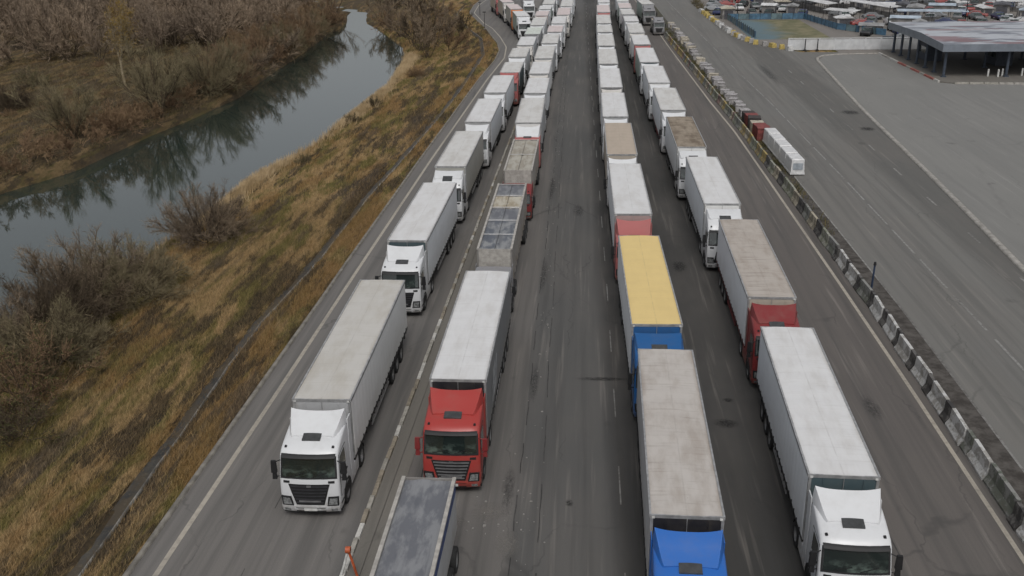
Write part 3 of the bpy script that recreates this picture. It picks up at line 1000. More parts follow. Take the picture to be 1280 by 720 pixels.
mb = MB()
for s in (-1, 1):
    mb.box(s * .42 - .05, s * .42 + .05, -2.5, 3.2, .62, .92)
mb.box(-1.0, 1.0, -2.4, -.7, .50, .62)
mb.box(-.5, .5, .6, 1.9, .92, 1.06)
for y in (-1.62, 1.25):
    mb.tube((-1.0, y, .5), (1.0, y, .5), .08, n=6)
CM['chassis'] = recalc(mb.mesh('chassis'))
for s, nm in ((-1, 'L'), (1, 'R')):
    mb = MB().box(min(s * .62, s * 1.18), max(s * .62, s * 1.18), -.55, .55, .45, 1.02, .05)
    CM['fuel_tank' + nm] = recalc(mb.mesh('fuel_tank'))
    CM['side_skirt' + nm] = recalc(MB().box(min(s * 1.19, s * 1.235), max(s * 1.19, s * 1.235), -.80, .60, .36, 1.0).mesh('side_skirt'))
    n = 8
    P = [[(s * x, 1.25 + .62 * math.cos(math.pi * (.08 + .84 * k / n)), .5 + .62 * math.sin(math.pi * (.08 + .84 * k / n))) for k in range(n + 1)] for x in (.60, 1.24)]
    CM['mudguard' + nm] = recalc(MB().grid(P, (0, 0, -.03)).mesh('mudguard', 50))
CM['air_unit'] = recalc(MB().box(-.95, .95, -.42, -.03, 2.0, 3.55, .05).mesh('cooling_unit'))

def build_cab(root, col, lod, deflector='roof_deflector', dcol=None, mirror=None, grille=None, var=0):
    CM = CMV[var]
    cabm = PAINT[col]
    cab = link('cab', CM['cab'], cabm, root)
    link('windscreen', CM['windscreen'], GLASS, cab)
    if deflector: link('roof_deflector', CM[deflector], PAINT[dcol or col], cab)
    link('grille', CM['grille'], BLACK, cab)
    link('sun_visor', CM['sun_visor'], BLACK, cab)
    link('sunroof', CM['sunroof'], SUNROOF, cab)
    for s in 'LR':
        link('side_window', CM['side_window' + s], GLASS, cab)
        link('mirror', CM['mirror' + s], PAINT[mirror] if mirror else BLACK, cab)
        link('headlight', CM['headlight' + s], LAMP, cab)
    if lod == 0:
        link('grille_bars', CM['grille_bars'], CHROME if grille == 'chrome' else GRILLE, cab)
        link('windscreen_frame', CM['windscreen_frame'], BLACK, cab)
        link('bumper', CM['bumper'], cabm, cab)
        link('badge', CM['badge'], CHROME, cab)
        link('air_intake', CM['air_intake'], BLACK, cab)
        link('bumper_lip', CM['bumper_lip'], BLACK, cab)
        link('name_strip', CM['name_strip'], CHROME, cab)
        link('number_plate', CM['number_plate'], PLATE, cab)
        for s in 'LR':
            link('door', CM['door' + s], cabm, cab)
            link('door_seam', CM['door_seam' + s], BLACK, cab)
            link('headlight_bezel', CM['headlight_bezel' + s], BLACK, cab)
            link('door_handle', CM['door_handle' + s], BLACK, cab)
            link('fog_light', CM['fog_light' + s], LAMP, cab)
            link('air_duct', CM['air_duct' + s], BLACK, cab)
            link('wheel_arch', CM['wheel_arch' + s], BLACK, cab)
            link('step', CM['step' + s], BLACK, cab)
            link('side_fin', CM['side_fin' + s], cabm, cab)
            link('roof_lamp', CM['roof_lamp' + s], BLACK, cab)
    return cab

def truck(label, x, y, head, L, cab='white', roof='white', side='white', front='dark teal', lod=0, H=4.0, W=2.55, group=None,
          chassis=None, skirt=True, **kw):
    root = thing('truck', label, 'truck', (x, y, 0), -head, group)
    build_cab(root, cab, lod, **kw)
    D = trailer_meshes(L, H, W)
    link('chassis', CM['chassis'], chassis or DARKMETAL, root)
    tr = link('trailer', D['frame'], chassis or DARKMETAL, root)
    link('roof', D['roof'], ROOF[roof], tr)
    link('roof_rail', D['roof_rail'], ALU if side not in ('blue',) else SIDE[side], tr)
    for s in 'LR':
        link('side_curtain', D['side_curtain' + s], SIDE[side], tr)
        if lod < 2:
            link('side_guard', D['side_guard' + s], chassis or ALU, tr)
            link('corner_post', D['corner_post' + s], ALU, tr)
        if lod == 0:
            tag(link('strap', D['strap' + s], BLACK, tr), kind='stuff')
            link('landing_leg', D['landing_leg' + s], DARKMETAL, tr)
            link('marker_light', D['marker' + s], PLATE, tr)
            link('rear_light', D['rear_light' + s], TAIL, tr)
        link('rear_door', D['rear_door' + s], SIDE[side if side not in ('blue',) else 'white'], tr)
    link('front_wall', D['front_wall'], SIDE[front], tr)
    if lod == 0:
        link('latch_bar', D['seam'], ALU, tr)
        link('pallet_box', D['pallet_box'], DARKMETAL, tr)
        for s in (-.9, .9): link('mudflap', D['mudflap'], BLACK, tr, (s, 0, 0))
    if lod < 2:
        for s in 'LR':
            link('fuel_tank', CM['fuel_tank' + s], ALU, root)
            link('mudguard', CM['mudguard' + s], BLACK, root)
            if skirt: link('side_skirt', CM['side_skirt' + s], PAINT[cab], root)
    far = lod > 0
    for s in (-1, 1):
        add_wheel(root, s * 1.11, -1.62, False, far, s)
        add_wheel(root, s * .95, 1.25, True, far, s)
        ax = (L - 2.2, L - 3.5, L - 4.8) if L > 11 else (L - 1.7, L - 2.95)
        for a in ax:
            add_wheel(root, s * 1.09, a, False, far, s)
    return root

# ---- tipper lorries (open bodies under sheets)
def sheetmat(name, c1, c2, dcol):
    t = NT(name)
    v = rnd_vec(t)
    n1 = t.noise(t.map(v, (1.4, .5, 1)), 1.3, 5, .65)
    n2 = t.noise(t.map(v, (1, .12, 1)), 2.5, 4, .6)
    c = t.mix(t.ramp(n1, .42, .60), c1, c2)
    c = t.mix(t.ramp(n2, .5, .72, 0, .6), c, dcol)
    t.bump(t.math('ADD', n1, n2), .5, .05)
    return t.done(c, .55)
SHEET = {'blue grey': sheetmat('sheet_blue_grey', (.10, .11, .13), (.24, .245, .25), (.055, .06, .075)),
         'slate': sheetmat('sheet_slate', (.125, .13, .145), (.21, .215, .225), (.09, .095, .11)),
         'tan': sheetmat('sheet_tan', (.30, .27, .22), (.40, .38, .33), (.17, .15, .12)),
         'cream': sheetmat('sheet_cream', (.33, .28, .20), (.46, .43, .36), (.20, .16, .11))}
TIPSIDE = sidemat('tipper_side', (.24, .23, .22), .5, (.14, .11, .08), .2)
TIPBLUE = simple('tipper_blue', (.03, .055, .16), .5)
RIM = simple('tipper_rim', (.38, .36, .33), .6)
def tipper(label, x, y, L, W, H, cab, sheets, head=0., blue=False, lod=0, tractor=True):
    root = thing('tipper_truck', label, 'truck', (x, y, 0), -head)
    c = build_cab(root, cab, lod, None)
    k = W / 2.3
    c.scale = (min(1, k * 1.03), .92, .76)
    h = W / 2
    link('chassis', CM['chassis'], DARKMETAL, root)
    body = link('tipping_body', recalc(MB().box(-h + .06, h - .06, .08, L - .05, 1.0, H - .45).mesh('tipping_body')), TIPSIDE, root)
    for s in (-1, 1):
        mb = MB().box(min(s * (h - .05), s * h), max(s * (h - .05), s * h), 0, L, 1.05, H - .05)
        link('side_wall', recalc(mb.mesh('side_wall')), TIPSIDE, body)
        mb = MB()
        for q in np.linspace(.1, L - .1, max(4, int(L / 1.1))):
            mb.box(min(s * h, s * (h + .06)), max(s * h, s * (h + .06)), q - .05, q + .05, 1.05, H - .06)
        if not blue:
            link('wall_rib', recalc(mb.mesh('wall_rib')), TIPSIDE, body)
        mb = MB().box(min(s * (h - .07), s * (h + .07)), max(s * (h - .07), s * (h + .07)), -.02, L + .02, H - .05, H + .05)
        link('rim_rail', recalc(mb.mesh('rim_rail')), RIM, body)
        if blue:
            mb = MB().box(min(s * (h + .004), s * (h + .03)), max(s * (h + .004), s * (h + .03)), .02, L - .02, H - .62, H - .06)
            link('side_band', recalc(mb.mesh('side_band')), TIPBLUE, body)
            mb = MB().box(min(s * (h + .004), s * (h + .03)), max(s * (h + .004), s * (h + .03)), .02, L - .02, 1.05, H - .63)
            link('side_panel', recalc(mb.mesh('side_panel')), SIDE['grey'], body)
    mb = MB().box(-h + .05, h - .05, -.06, -.01, 1.05, H + .03)
    link('headboard', recalc(mb.mesh('headboard')), RIM if not blue else TIPSIDE, body)
    mb = MB().box(-h + .05, h - .05, L - .0, L + .05, 1.05, H - .02)
    link('tailgate', recalc(mb.mesh('tailgate')), TIPSIDE, body)
    # sheets stretched over the load, one per bay
    n = len(sheets)
    rg = np.random.default_rng(int(abs(x * 100 + y)))
    for q, sname in enumerate(sheets):
        y0 = .02 + (L - .04) * q / n; y1 = .02 + (L - .04) * (q + 1) / n
        P = []
        nj = max(6, int((y1 - y0) / .5))
        for j in range(nj + 1):
            v = j / nj
            row = []
            for i_ in range(9):
                u = -1 + i_ / 4
                z = H - .10 - .09 * (1 - u * u) * math.sin(math.pi * v) ** .6 + .025 * rg.normal() * (1 - abs(u))
                row.append((u * (h - .06), y0 + (y1 - y0) * v, z))
            P.append(row)
        link('cover_sheet', recalc(MB().grid(P, (0, 0, -.02)).mesh('cover_sheet', 60)), SHEET[sname], body)
    if n > 1:
        for q in range(n + 1):
            yb = .02 + (L - .04) * q / n
            link('cross_bow', recalc(MB().tube((-h + .03, yb, H - .03), (h - .03, yb, H - .03), .028, n=6).mesh('cross_bow')), ALU, body)
        link('ridge_cable', recalc(MB().tube((0, .05, H - .05), (0, L - .05, H - .05), .014, n=4).mesh('ridge_cable')), BLACK, body)
    for s in (-1, 1):
        xw = min(1.09, h + .02)
        add_wheel(root, s * min(1.1, h + .06), -1.62, False, lod > 0, s)
        add_wheel(root, s * (xw - .14), 1.25, True, lod > 0, s)
        for a in (L - 1.3, L - 2.6) + ((L - 3.9,) if L > 12 else ()):
            add_wheel(root, s * xw, a, False, lod > 0, s)
        link('fuel_tank', CM['fuel_tank' + ('L' if s < 0 else 'R')], ALU, root).scale = (k * .9, 1, 1)
    mb = MB()
    for s in (-1, 1):
        mb.box(s * .4 - .05, s * .4 + .05, 2.5, L - .2, .75, 1.0)
    link('sub_frame', recalc(mb.mesh('sub_frame')), DARKMETAL, root)
    return root

# ---- the queues.  (x, y of trailer front, heading deg, L, cab, roof, side, front wall, extras)
def row(rows, rname, grp):
    for k, r in enumerate(rows):
        if r is None: continue
        x, y, hd, L, cab, roof, side, front = r[:8]
        ex = dict(r[8]) if len(r) > 8 else {}
        lod = 0 if y < 88 else (1 if y < 140 else 2)
        lab = ex.pop('label', None)
        dc = ex.get('dcol')
        if not lab:
            rf = {'white': 'white', 'soft white': 'whitish', 'pink white': 'pinkish white', 'green white': 'greenish white'}.get(roof, roof)
            lab = f'{cab} truck with {rf} roof, {ORD[k]} in {rname}'
        truck(lab, x, y, R(hd), L, cab, roof, side, front, lod, group=grp, **ex)

GA = 'trucks of the leftmost queue'
row([
    (-11.19, 36.3, -.7, 14.2, 'white', 'grey white', 'pale', 'grey', {'label': 'white cab truck with yellowish grey trailer roof, foremost in the leftmost queue', 'mirror': None}),
    (-11.18, 57.4, .6, 13.6, 'white', 'white', 'white', 'dark teal', {'label': 'white cab truck with clean white trailer, second in the leftmost queue'}),
    (-10.9, 75.9, .3, 13.0, 'white', 'soft white', 'olive', 'olive', {'var': 1}),
    (-10.5, 93.0, .2, 12.0, 'white', 'white', 'white', 'grey'),
    (-10.25, 108.6, .2, 11.6, 'white', 'white', 'white', 'grey'),
    (-9.75, 123.6, 0, 8.6, 'faded red', 'soft white', 'dark teal', 'dark teal', {'H': 3.8}),
    (-9.6, 135.6, 0, 8.6, 'white', 'soft white', 'white', 'grey'),
    (-9.25, 147.4, 0, 9.5, 'off white', 'white', 'white', 'grey'),
    (-8.9, 160.2, 0, 9.0, 'grey', 'green white', 'grey', 'dark'),
    (-8.7, 172.5, 0, 11.5, 'white', 'soft white', 'white', 'grey'),
    (-8.7, 187.6, 0, 8.3, 'off white', 'pink white', 'white', 'pink'),
    (-8.55, 199.4, 0, 7.0, 'white', 'white', 'green', 'grey'),
    (-8.25, 209.9, 0, 11, 'white', 'soft white', 'grey', 'grey'),
    (-8.0, 225, 0, 13, 'white', 'white', 'white', 'grey'),
], 'the leftmost queue', GA)
GB = 'trucks of the second queue from the left'
row([
    (-5.57, 38.4, .1, 13.7, 'red', 'white', 'dark', 'black', {'label': 'red cab truck with white roof and dark grey trailer, second queue from the left', 'mirror': 'dark red', 'grille': 'chrome'}),
    None, None,
    (-5.6, 92.6, -.8, 12.6, 'faded red', 'soft white', 'grey', 'pale', {'var': 2, 'dcol': 'white', 'label': 'red truck with white roof deflector behind the tan tipper'}),
    (-5.75, 108.2, 0, 10.0, 'white', 'white', 'white', 'grey'),
    (-5.95, 121.4, 0, 9.6, 'off white', 'white', 'pale', 'grey'),
    (-5.95, 134.0, 0, 12.2, 'off white', 'soft white', 'grey', 'grey'),
    (-5.7, 149.3, 0, 10.6, 'white', 'soft white', 'grey', 'grey'),
    (-5.4, 163.0, 0, 8.6, 'white', 'pink white', 'white', 'grey'),
    (-5.15, 174.7, 0, 11, 'white', 'white', 'pale', 'grey'),
    (-4.65, 188.8, 0, 13, 'off white', 'pink white', 'pale', 'grey'),
    (-4.4, 205, 0, 13, 'white', 'soft white', 'white', 'grey'),
    (-4.2, 221.5, 0, 13, 'white', 'white', 'white', 'grey'),
], 'the second queue from the left', GB)
MARK = simple('curtain_mark', (.34, .35, .36), .6, 0, .3)
b1 = [o for o in bpy.data.objects if o.get('label', '').startswith('red cab truck with white roof')][0]
b1t = [o for o in b1.children if o.name.startswith('trailer')][0]
for q in range(3):
    y0 = 2.2 + q * .75
    P = [[(1.296, y0 + z * .55 + w, 1.7 + z * 1.5) for w in (0, .32)] for z in (0, .5, 1.)]
    link('side_mark', recalc(MB().grid(P, (-.01, 0, 0)).mesh('side_mark')), MARK, b1t)
tipper('grey tipper with blue side band under a slate sheet, at the bottom edge', -5.85, 19.6, 12.0, 1.95, 3.25, 'white', ['slate'], blue=True)
tipper('long grey tipper under blue-grey and cream sheets behind the red truck', -5.66, 57.3, 15.2, 2.1, 3.5, 'grey', ['blue grey', 'blue grey', 'slate', 'cream', 'slate'])
tipper('short tipper under a tan sheet with a dark red cab', -5.5, 76.6, 11.0, 2.2, 3.5, 'dark red', ['tan', 'tan'])
GC = 'trucks of the third queue from the left'
row([
    (3.59, 28.5, .9, 13.4, 'blue', 'weathered', 'grey', 'black', {'label': 'bright blue cab truck with weathered dirty trailer roof, at the bottom edge'}),
    (3.6, 44.8, -1.07, 13.9, 'dark blue', 'yellow', 'white', 'blue', {'var': 1, 'label': 'dark blue truck with a yellow trailer roof'}),
    (3.2, 63.3, -.6, 13.6, 'faded red', 'white', 'white', 'pink', {'var': 2, 'label': 'faded red truck with white trailer behind the yellow-roofed one'}),
    (2.97, 80.0, -.2, 12.4, 'white', 'beige', 'beige', 'beige', {'var': 2, 'label': 'white cab truck with a beige trailer roof'}),
    (2.8, 95.4, 0, 12.9, 'white', 'white', 'white', 'grey'),
    (2.75, 111.6, 0, 13.6, 'off white', 'white', 'pale', 'dark'),
    (2.72, 129.0, 0, 13.6, 'white', 'soft white', 'white', 'dark'),
    (2.74, 146.2, 0, 12.8, 'white', 'soft white', 'white', 'dark'),
    (2.77, 162.3, 0, 9.2, 'white', 'soft white', 'white', 'dark'),
    (2.8, 174.6, 0, 13.6, 'white', 'soft white', 'pale', 'dark'),
    (3.0, 193.0, 0, 13.6, 'faded red', 'pink white', 'pale', 'grey'),
    (3.3, 211.9, 0, 13.6, 'white', 'white', 'pale', 'grey'),
], 'the third queue from the left', GC)
GD = 'trucks of the rightmost queue'
row([
    (9.51, 31.3, 1.8, 13.4, 'white', 'white', 'white', 'dark teal', {'label': 'white truck with spotless white trailer, foremost in the rightmost queue'}),
    (9.88, 48.6, .6, 13.6, 'dark red', 'grimy', 'white', 'beige', {'label': 'dark red truck with red chassis and grimy trailer roof', 'chassis': REDMETAL}),
    (9.44, 65.8, -.1, 13.4, 'white', 'white', 'white', 'pale', {'var': 1}),
    (8.97, 82.7, 0, 12.6, 'white', 'brown stained', 'white', 'pale', {'var': 1, 'label': 'white truck with a brown stained trailer roof'}),
    (8.67, 98.6, -.1, 12.6, 'white', 'soft white', 'white', 'grey', {'chassis': REDMETAL}),
    (8.33, 114.5, .1, 12.6, 'white', 'white', 'white', 'pale'),
    (8.11, 130.2, 0, 13.4, 'white', 'white', 'green', 'dark teal'),
    (8.0, 147.2, 0, 10.6, 'faded red', 'white', 'pale', 'dark'),
    (7.85, 161.0, 0, 12.6, 'off white', 'soft white', 'pale', 'grey'),
    (7.68, 177.0, 0, 8.4, 'white', 'white', 'grey', 'grey'),
    (7.5, 188.6, 0, 8.4, 'grey', 'soft white', 'pale', 'grey'),
    (7.38, 200.4, 0, 9.5, 'white', 'pink white', 'green', 'grey'),
    (7.3, 213.5, 0, 13, 'white', 'white', 'white', 'grey'),
], 'the rightmost queue', GD)
GE = 'trucks turning in from the side road at the far left'
row([
    (-12.0, 187.0, -9, 9.5, 'white', 'white', 'green', 'white'),
    (-14.2, 200.4, -10, 9.6, 'orange', 'pink white', 'olive', 'grey'),
    (-16.9, 214.4, -11, 9.6, 'off white', 'pink white', 'beige', 'grey'),
    (-19.8, 228.4, -12, 9.6, 'faded red', 'soft white', 'beige', 'grey'),
], 'the far left bend queue', GE)
truck('pale grey truck wedged between the far bend queue and leftmost queue', -12.9, 219.5, R(-6), 9., 'white', 'soft white', 'grey', 'grey', 2)
truck('green-sided truck past the far end of the barrier row', 12.2, 207.5, R(-4), 9., 'grey', 'soft white', 'green', 'grey', 2)
truck('low cream-roofed truck standing nearest the far end of the barrier', 13.2, 191.5, R(-3), 5.6, 'grey', 'beige', 'olive', 'grey', 2, H=2.9, W=2.0).scale = (.82, .82, .82)

# ================================================================== BARRIERS AND MEDIAN
def prof_barrier(L):
    poly = [(-.30, 0), (.30, 0), (.30, .10), (.13, .36), (.085, .92), (-.085, .92), (-.13, .36), (-.30, .10)]
    n = len(poly)
    vs = [(a, -L / 2, z) for a, z in poly] + [(a, L / 2, z) for a, z in poly]
    fs = [tuple(reversed(range(n))), tuple(range(n, 2 * n))] + [(i, (i + 1) % n, n + (i + 1) % n, n + i) for i in range(n)]
    return recalc(MB().add(vs, fs).mesh('barrier_block'))
def barrier_mat(name, c, c2, amt, dirt):
    t = NT(name)
    v = rnd_vec(t)
    n1 = t.noise(v, 1.7, 5, .7)
    col = t.mix(t.ramp(n1, .5 - amt * .1, .56), c, c2)
    n2 = t.noise(v, 5., 5, .7)
    z = t.sep(t.obj())[2]
    col = t.mix(t.math('MULTIPLY', t.ramp(z, .8, .1, .35, 1.), t.ramp(n2, .35, .65, 0, dirt)), col, (.09, .08, .065))
    t.bump(n2, .4, .03)
    return t.done(col, .8)
BM = {'white': barrier_mat('barrier_white', (.50, .50, .49), (.30, .29, .27), .2, .35),
      'black': barrier_mat('barrier_black', (.035, .033, .033), (.11, .105, .10), .3, .3),
      'rusty': barrier_mat('barrier_rusty', (.26, .16, .14), (.08, .06, .055), .5, .4),
      'mossy': barrier_mat('barrier_mossy', (.15, .16, .11), (.28, .28, .24), .5, .5),
      'dull grey': barrier_mat('barrier_grey', (.22, .22, .21), (.10, .11, .09), .5, .5),
      'dirty yellow': barrier_mat('barrier_yellow', (.36, .27, .09), (.20, .16, .09), .5, .45),
      'cream': barrier_mat('barrier_cream', (.40, .36, .28), (.18, .16, .12), .5, .4)}
bmesh_l = prof_barrier(1.98)
bmesh_s = prof_barrier(.78)
y = 29.0
k = 0
rr = random.Random(11)
while y < 186:
    if y < 66:
        long_ = (k % 2 == 0)
        c = 'white' if long_ else 'black'
        if rr.random() < .1: c = 'dull grey'
    else:
        long_ = rr.random() < .9
        c = rr.choice(['mossy', 'mossy', 'dull grey', 'cream', 'dirty yellow', 'black'] if y < 110 else ['dirty yellow', 'dirty yellow', 'cream', 'cream', 'mossy', 'rusty', 'dull grey'])
    L = 2.0 if long_ else .8
    yc = y + L / 2
    dx = float(barr_x(yc + .5) - barr_x(yc - .5))
    o = link('barrier_block', bmesh_l if long_ else bmesh_s, BM[c], None, (float(barr_x(yc)) + rr.uniform(-.05, .05), yc, .0), -math.atan(dx) + rr.uniform(-.03, .03))
    tag(o, f'{"long" if long_ else "short"} {c} concrete barrier, {ordinal(k + 1)} from the near end of the median row', 'barrier', 'concrete barriers along the median')
    y += L + .03
    k += 1
nbar = k

# white box units, red crates and grey blocks behind the barrier
WB = simple('white_box_unit', (.60, .60, .60), .5, 0, .15)
WBP = simple('white_box_panel', (.30, .33, .36), .3)
def white_unit(y, k):
    x = float(np.interp(y, [88, 113], [19.25, 18.75]))
    root = thing('box_unit', f'white box-shaped unit behind the barrier, {ordinal(k + 1)} from the near end', 'box unit', (x, y, 0), R(2.), 'white box units on the median')
    link('shell', recalc(MB().box(-.62, .62, .02, 2.5, .22, 1.42, .06).box(-.66, .66, 0, 2.52, .10, .24).mesh('shell')), WB, root)
    link('panel', recalc(MB().box(-.44, .44, -.01, .03, .55, 1.15).mesh('panel')), WBP, root)
    link('base', recalc(MB().box(-.5, .5, .2, 2.3, 0.006, .12).mesh('base')), BLACK, root)
    link('lid', recalc(MB().box(-.58, .58, .1, 2.42, 1.421, 1.5, .05).mesh('lid')), WB, root)
for k in range(5):
    white_unit(88.3 + k * 2.75, k)
REDC = simple('crate_red', (.20, .05, .045), .7, 0, .35)
DARKC = simple('crate_dark', (.05, .042, .04), .8, 0, .3)
GREYC = simple('block_grey', (.27, .26, .25), .85, 0, .35)
CREAMC = simple('block_cream', (.42, .38, .31), .85, 0, .35)
LILAC = simple('block_lilac', (.34, .325, .325), .85, 0, .35)
def crate(x, y, w, l, h, mat, label, rz, name='crate'):
    root = thing(name, label, name.replace('_', ' '), (x, y, .006), rz, 'crates and blocks on the median')
    link('box', recalc(MB().box(-w / 2, w / 2, -l / 2, l / 2, 0, h, .02).mesh('box')), mat, root)
    mb = MB()
    for s in (-1, 1):
        for q in (-.36, 0, .36):
            mb.box(min(s * w / 2, s * (w / 2 + .03)), max(s * w / 2, s * (w / 2 + .03)), q * l - .04, q * l + .04, .05, h - .03)
    link('rib', recalc(mb.mesh('rib')), mat, root)
    link('cover', recalc(MB().box(-w / 2 - .03, w / 2 + .03, -l / 2 - .03, l / 2 + .03, h + .001, h + .06, .02).mesh('cover')), mat, root)
y = 102.6
for k, (mt, nm) in enumerate([(REDC, 'dark red'), (REDC, 'dark red'), (CREAMC, 'cream'), (DARKC, 'blackish'), (REDC, 'rust red'), (DARKC, 'blackish brown')]):
    crate(float(medr_x(y)) - .25, y, 1.3, 1.5, 1.35 - .1 * (k % 3), mt, f'{nm} crate on the median, {ordinal(k + 1)} beyond the white units', R(rr.uniform(-6, 6)))
    y += 1.75
k = 0
while y < 205:
    mt, nm = rr.choice([(GREYC, 'grey'), (GREYC, 'grey'), (CREAMC, 'cream'), (LILAC, 'mauve grey'), (LILAC, 'mauve grey')])
    w = rr.uniform(.8, 1.3)
    crate(float(medr_x(y)) - .1 + rr.uniform(-.15, .15), y, w, rr.uniform(.8, 1.3), rr.uniform(.55, .9), mt,
          f'{nm} concrete block edging the side road, {ordinal(k + 1)} beyond the crates', R(rr.uniform(-25, 25)), 'concrete_block')
    y += rr.uniform(1.9, 2.6)
    k += 1
# dark post by the barrier
post = thing('post', 'dark blue leaning post behind the striped barrier', 'post', (18.25, 59.4, .006))
link('shaft', recalc(MB().tube((0, 0, 0), (.06, .05, 1.9), .07, .06, 8).mesh('shaft', 40)), simple('post_blue', (.02, .035, .07), .5), post)
link('cap', recalc(MB().tube((.06, .05, 1.9), (.06, .05, 2.1), .10, .07, 8).mesh('cap', 40)), BLACK, post)
link('foot_plate', recalc(MB().box(-.2, .2, -.2, .2, 0, .05).mesh('foot_plate')), BLACK, post)
# trestle at the bottom edge
tr = thing('trestle', 'orange and white trestle marker on the separator kerb', 'trestle', (-8.72, 29.75, .05))
ORG = simple('trestle_orange', (.42, .09, .03), .5)
link('leg', recalc(MB().tube((.30, -.1, 0), (.02, 0, 1.1), .05, n=8).mesh('leg', 40)), ORG, tr)
link('leg', recalc(MB().tube((-.34, -.1, 0), (-.02, 0, 1.1), .045, n=8).mesh('leg', 40)), PLATE, tr)
link('leg', recalc(MB().tube((0, .5, 0), (0, 0.02, 1.08), .04, n=8).mesh('leg', 40)), PLATE, tr)
link('head', recalc(MB().lathe_x([(-.10, .05), (-.09, .13), (.09, .13), (.10, .05)], 14, (0, 0, 1.16)).mesh('head', 40)), ORG, tr)

# lamp / sign posts by the far bend
for (x, y, h, lab) in [(-20.0, 201.5, 3.3, 'thin dark post on the outside of the far road bend'), (-23.5, 226, 3.0, 'small dark sign post at the far top of the bend')]:
    p = thing('sign_post', lab, 'post', (x - .8, y, 0))
    link('shaft', recalc(MB().tube((0, 0, 0), (0, 0, h), .06, .05, 6).mesh('shaft')), BLACK, p)
    link('head', recalc(MB().box(-.35, .35, -.05, .05, h - .05, h + .12).mesh('head')), DARKMETAL, p)
    link('base', recalc(MB().box(-.15, .15, -.15, .15, 0, .12).mesh('base')), CONC, p)

# ================================================================== CANOPY, WALL, MARKET
def canopy_roof_mat():
    t = NT('canopy_roof_sheet')
    p = t.pos()
    n1 = t.noise(t.map(p, (.35, 1.2, 1)), .35, 5, .6, .5)
    n2 = t.noise(t.map(p, (.3, 1., 1), (17, 3, 0)), .30, 4, .6)
    c = t.mix(t.ramp(n1, .48, .56), (.40, .42, .45), (.16, .17, .20))  # pale grey sheet with darker grey patches, maroon ones added below
    c = t.mix(t.ramp(n2, .54, .60, 0, .85), c, (.19, .10, .105))
    wv = t.n('TexWave', wave_type='BANDS', bands_direction='X')
    t.set(wv.inputs['Vector'], p)
    wv.inputs['Scale'].default_value = .9
    t.bump(wv.outputs['Fac'], .3, .05)
    return t.done(c, .45)
CR = canopy_roof_mat()
FASC = simple('fascia_steel', (.20, .225, .26), .5, .2, .15, 1.)
COLM = simple('column_steel', (.06, .075, .10), .5, .2)
X0, X1, Y0, Y1 = 48.5, 118., 139.7, 166.
cano = thing('canopy', 'long steel checkpoint canopy with patchy grey roof on blue columns', 'canopy', (X0, Y0, 0))
def czf(y): return float(np.interp(y, [0, 10, Y1 - Y0], [4.72, 5.05, 4.75]))
# roof as separate sheet bays
nb = 12
bw = (X1 - X0) / nb
P = [[(x, y, czf(y)) for x in (0, bw * .5, bw - .03)] for y in (0, 5, 10, 18, Y1 - Y0)]
bay = recalc(MB().grid(P, (0, 0, -.12)).mesh('roof_bay'))
for k in range(nb):
    link('roof_bay', bay, CR, cano, (k * bw, 0, 0))
def fascia(P):
    return recalc(MB().grid(P, (0, 0, 0.)).mesh('fascia'))
mb = MB().box(-.02, X1 - X0, -.10, -.01, 3.72, 4.72)
link('fascia', recalc(mb.mesh('fascia')), FASC, cano)
poly = [(-.1, 3.72), (10, 4.0), (Y1 - Y0, 3.72), (Y1 - Y0, 4.76), (10, 5.06), (-.1, 4.73)]
link('fascia', recalc(MB().prism(poly, -.12, -.021).mesh('fascia')), FASC, cano)
mb = MB().box(0, X1 - X0, Y1 - Y0 + .01, Y1 - Y0 + .1, 3.72, 4.74)
link('fascia', recalc(mb.mesh('fascia')), FASC, cano)
# ceiling beams
for y in (1., 9., 17., 25.):
    link('beam', recalc(MB().box(.1, X1 - X0 - .1, y - .15, y + .15, czf(y) - .75, czf(y) - .2).mesh('beam')), COLM, cano)
colm = recalc(MB().tube((0, 0, .15), (0, 0, 4.15), .20, .20, 8).box(-.32, .32, -.32, .32, .12, .3).mesh('column', 40))
for y in (1., 5., 9., 13., 17., 21., 25.):
    link('column', colm, COLM, cano, (.8, y, 0))
for k in range(1, 9):
    for y in (1., 9., 17., 25.):
        link('column', colm, COLM, cano, (.8 + k * 8.4, y, 0))
# traffic island under it
isl = [(47.7, 137.0), (49.2, 136.1), (120., 131.6), (120., 167.6), (48.3, 166.6), (46.9, 164.0)]
mb = MB()
n = len(isl)
mb.add([(a, b, 0) for a, b in isl] + [(a, b, .15) for a, b in isl], [tuple(range(n, 2 * n))] + [(i, (i + 1) % n, n + (i + 1) % n, n + i) for i in range(n)])
tag(link('traffic_island', recalc(mb.mesh('traffic_island')), asphalt('island_paving', (.15, .14, .125), None, (.2, .185, .16), .2, .4)), kind='structure')
ik = tag(link('island_kerb', None, None, None, (47.7, 137, 0)), kind='structure')
ks = recalc(MB().box(-.9, .9, -.16, .16, 0, .24, .03).mesh('kerb_stone'))
KR = simple('kerb_red', (.30, .10, .08), .8, 0, .3)
for (a, b) in (((46.9, 164.0), (47.6, 137.1)), ((49.2, 135.95), (100., 132.7))):
    A = Vector((*a, 0)); B = Vector((*b, 0)); d = B - A
    nn = int(d.length / 1.85)
    for k in range(nn):
        p = A + d * ((k + .5) / nn) - Vector((47.7, 137, 0))
        o = link('kerb_stone', ks, KR if rr.random() < .13 else rr.choice([CONC, KST[0], KST[1]]), ik, p)
        o.rotation_euler[2] = math.atan2(d.y, d.x)
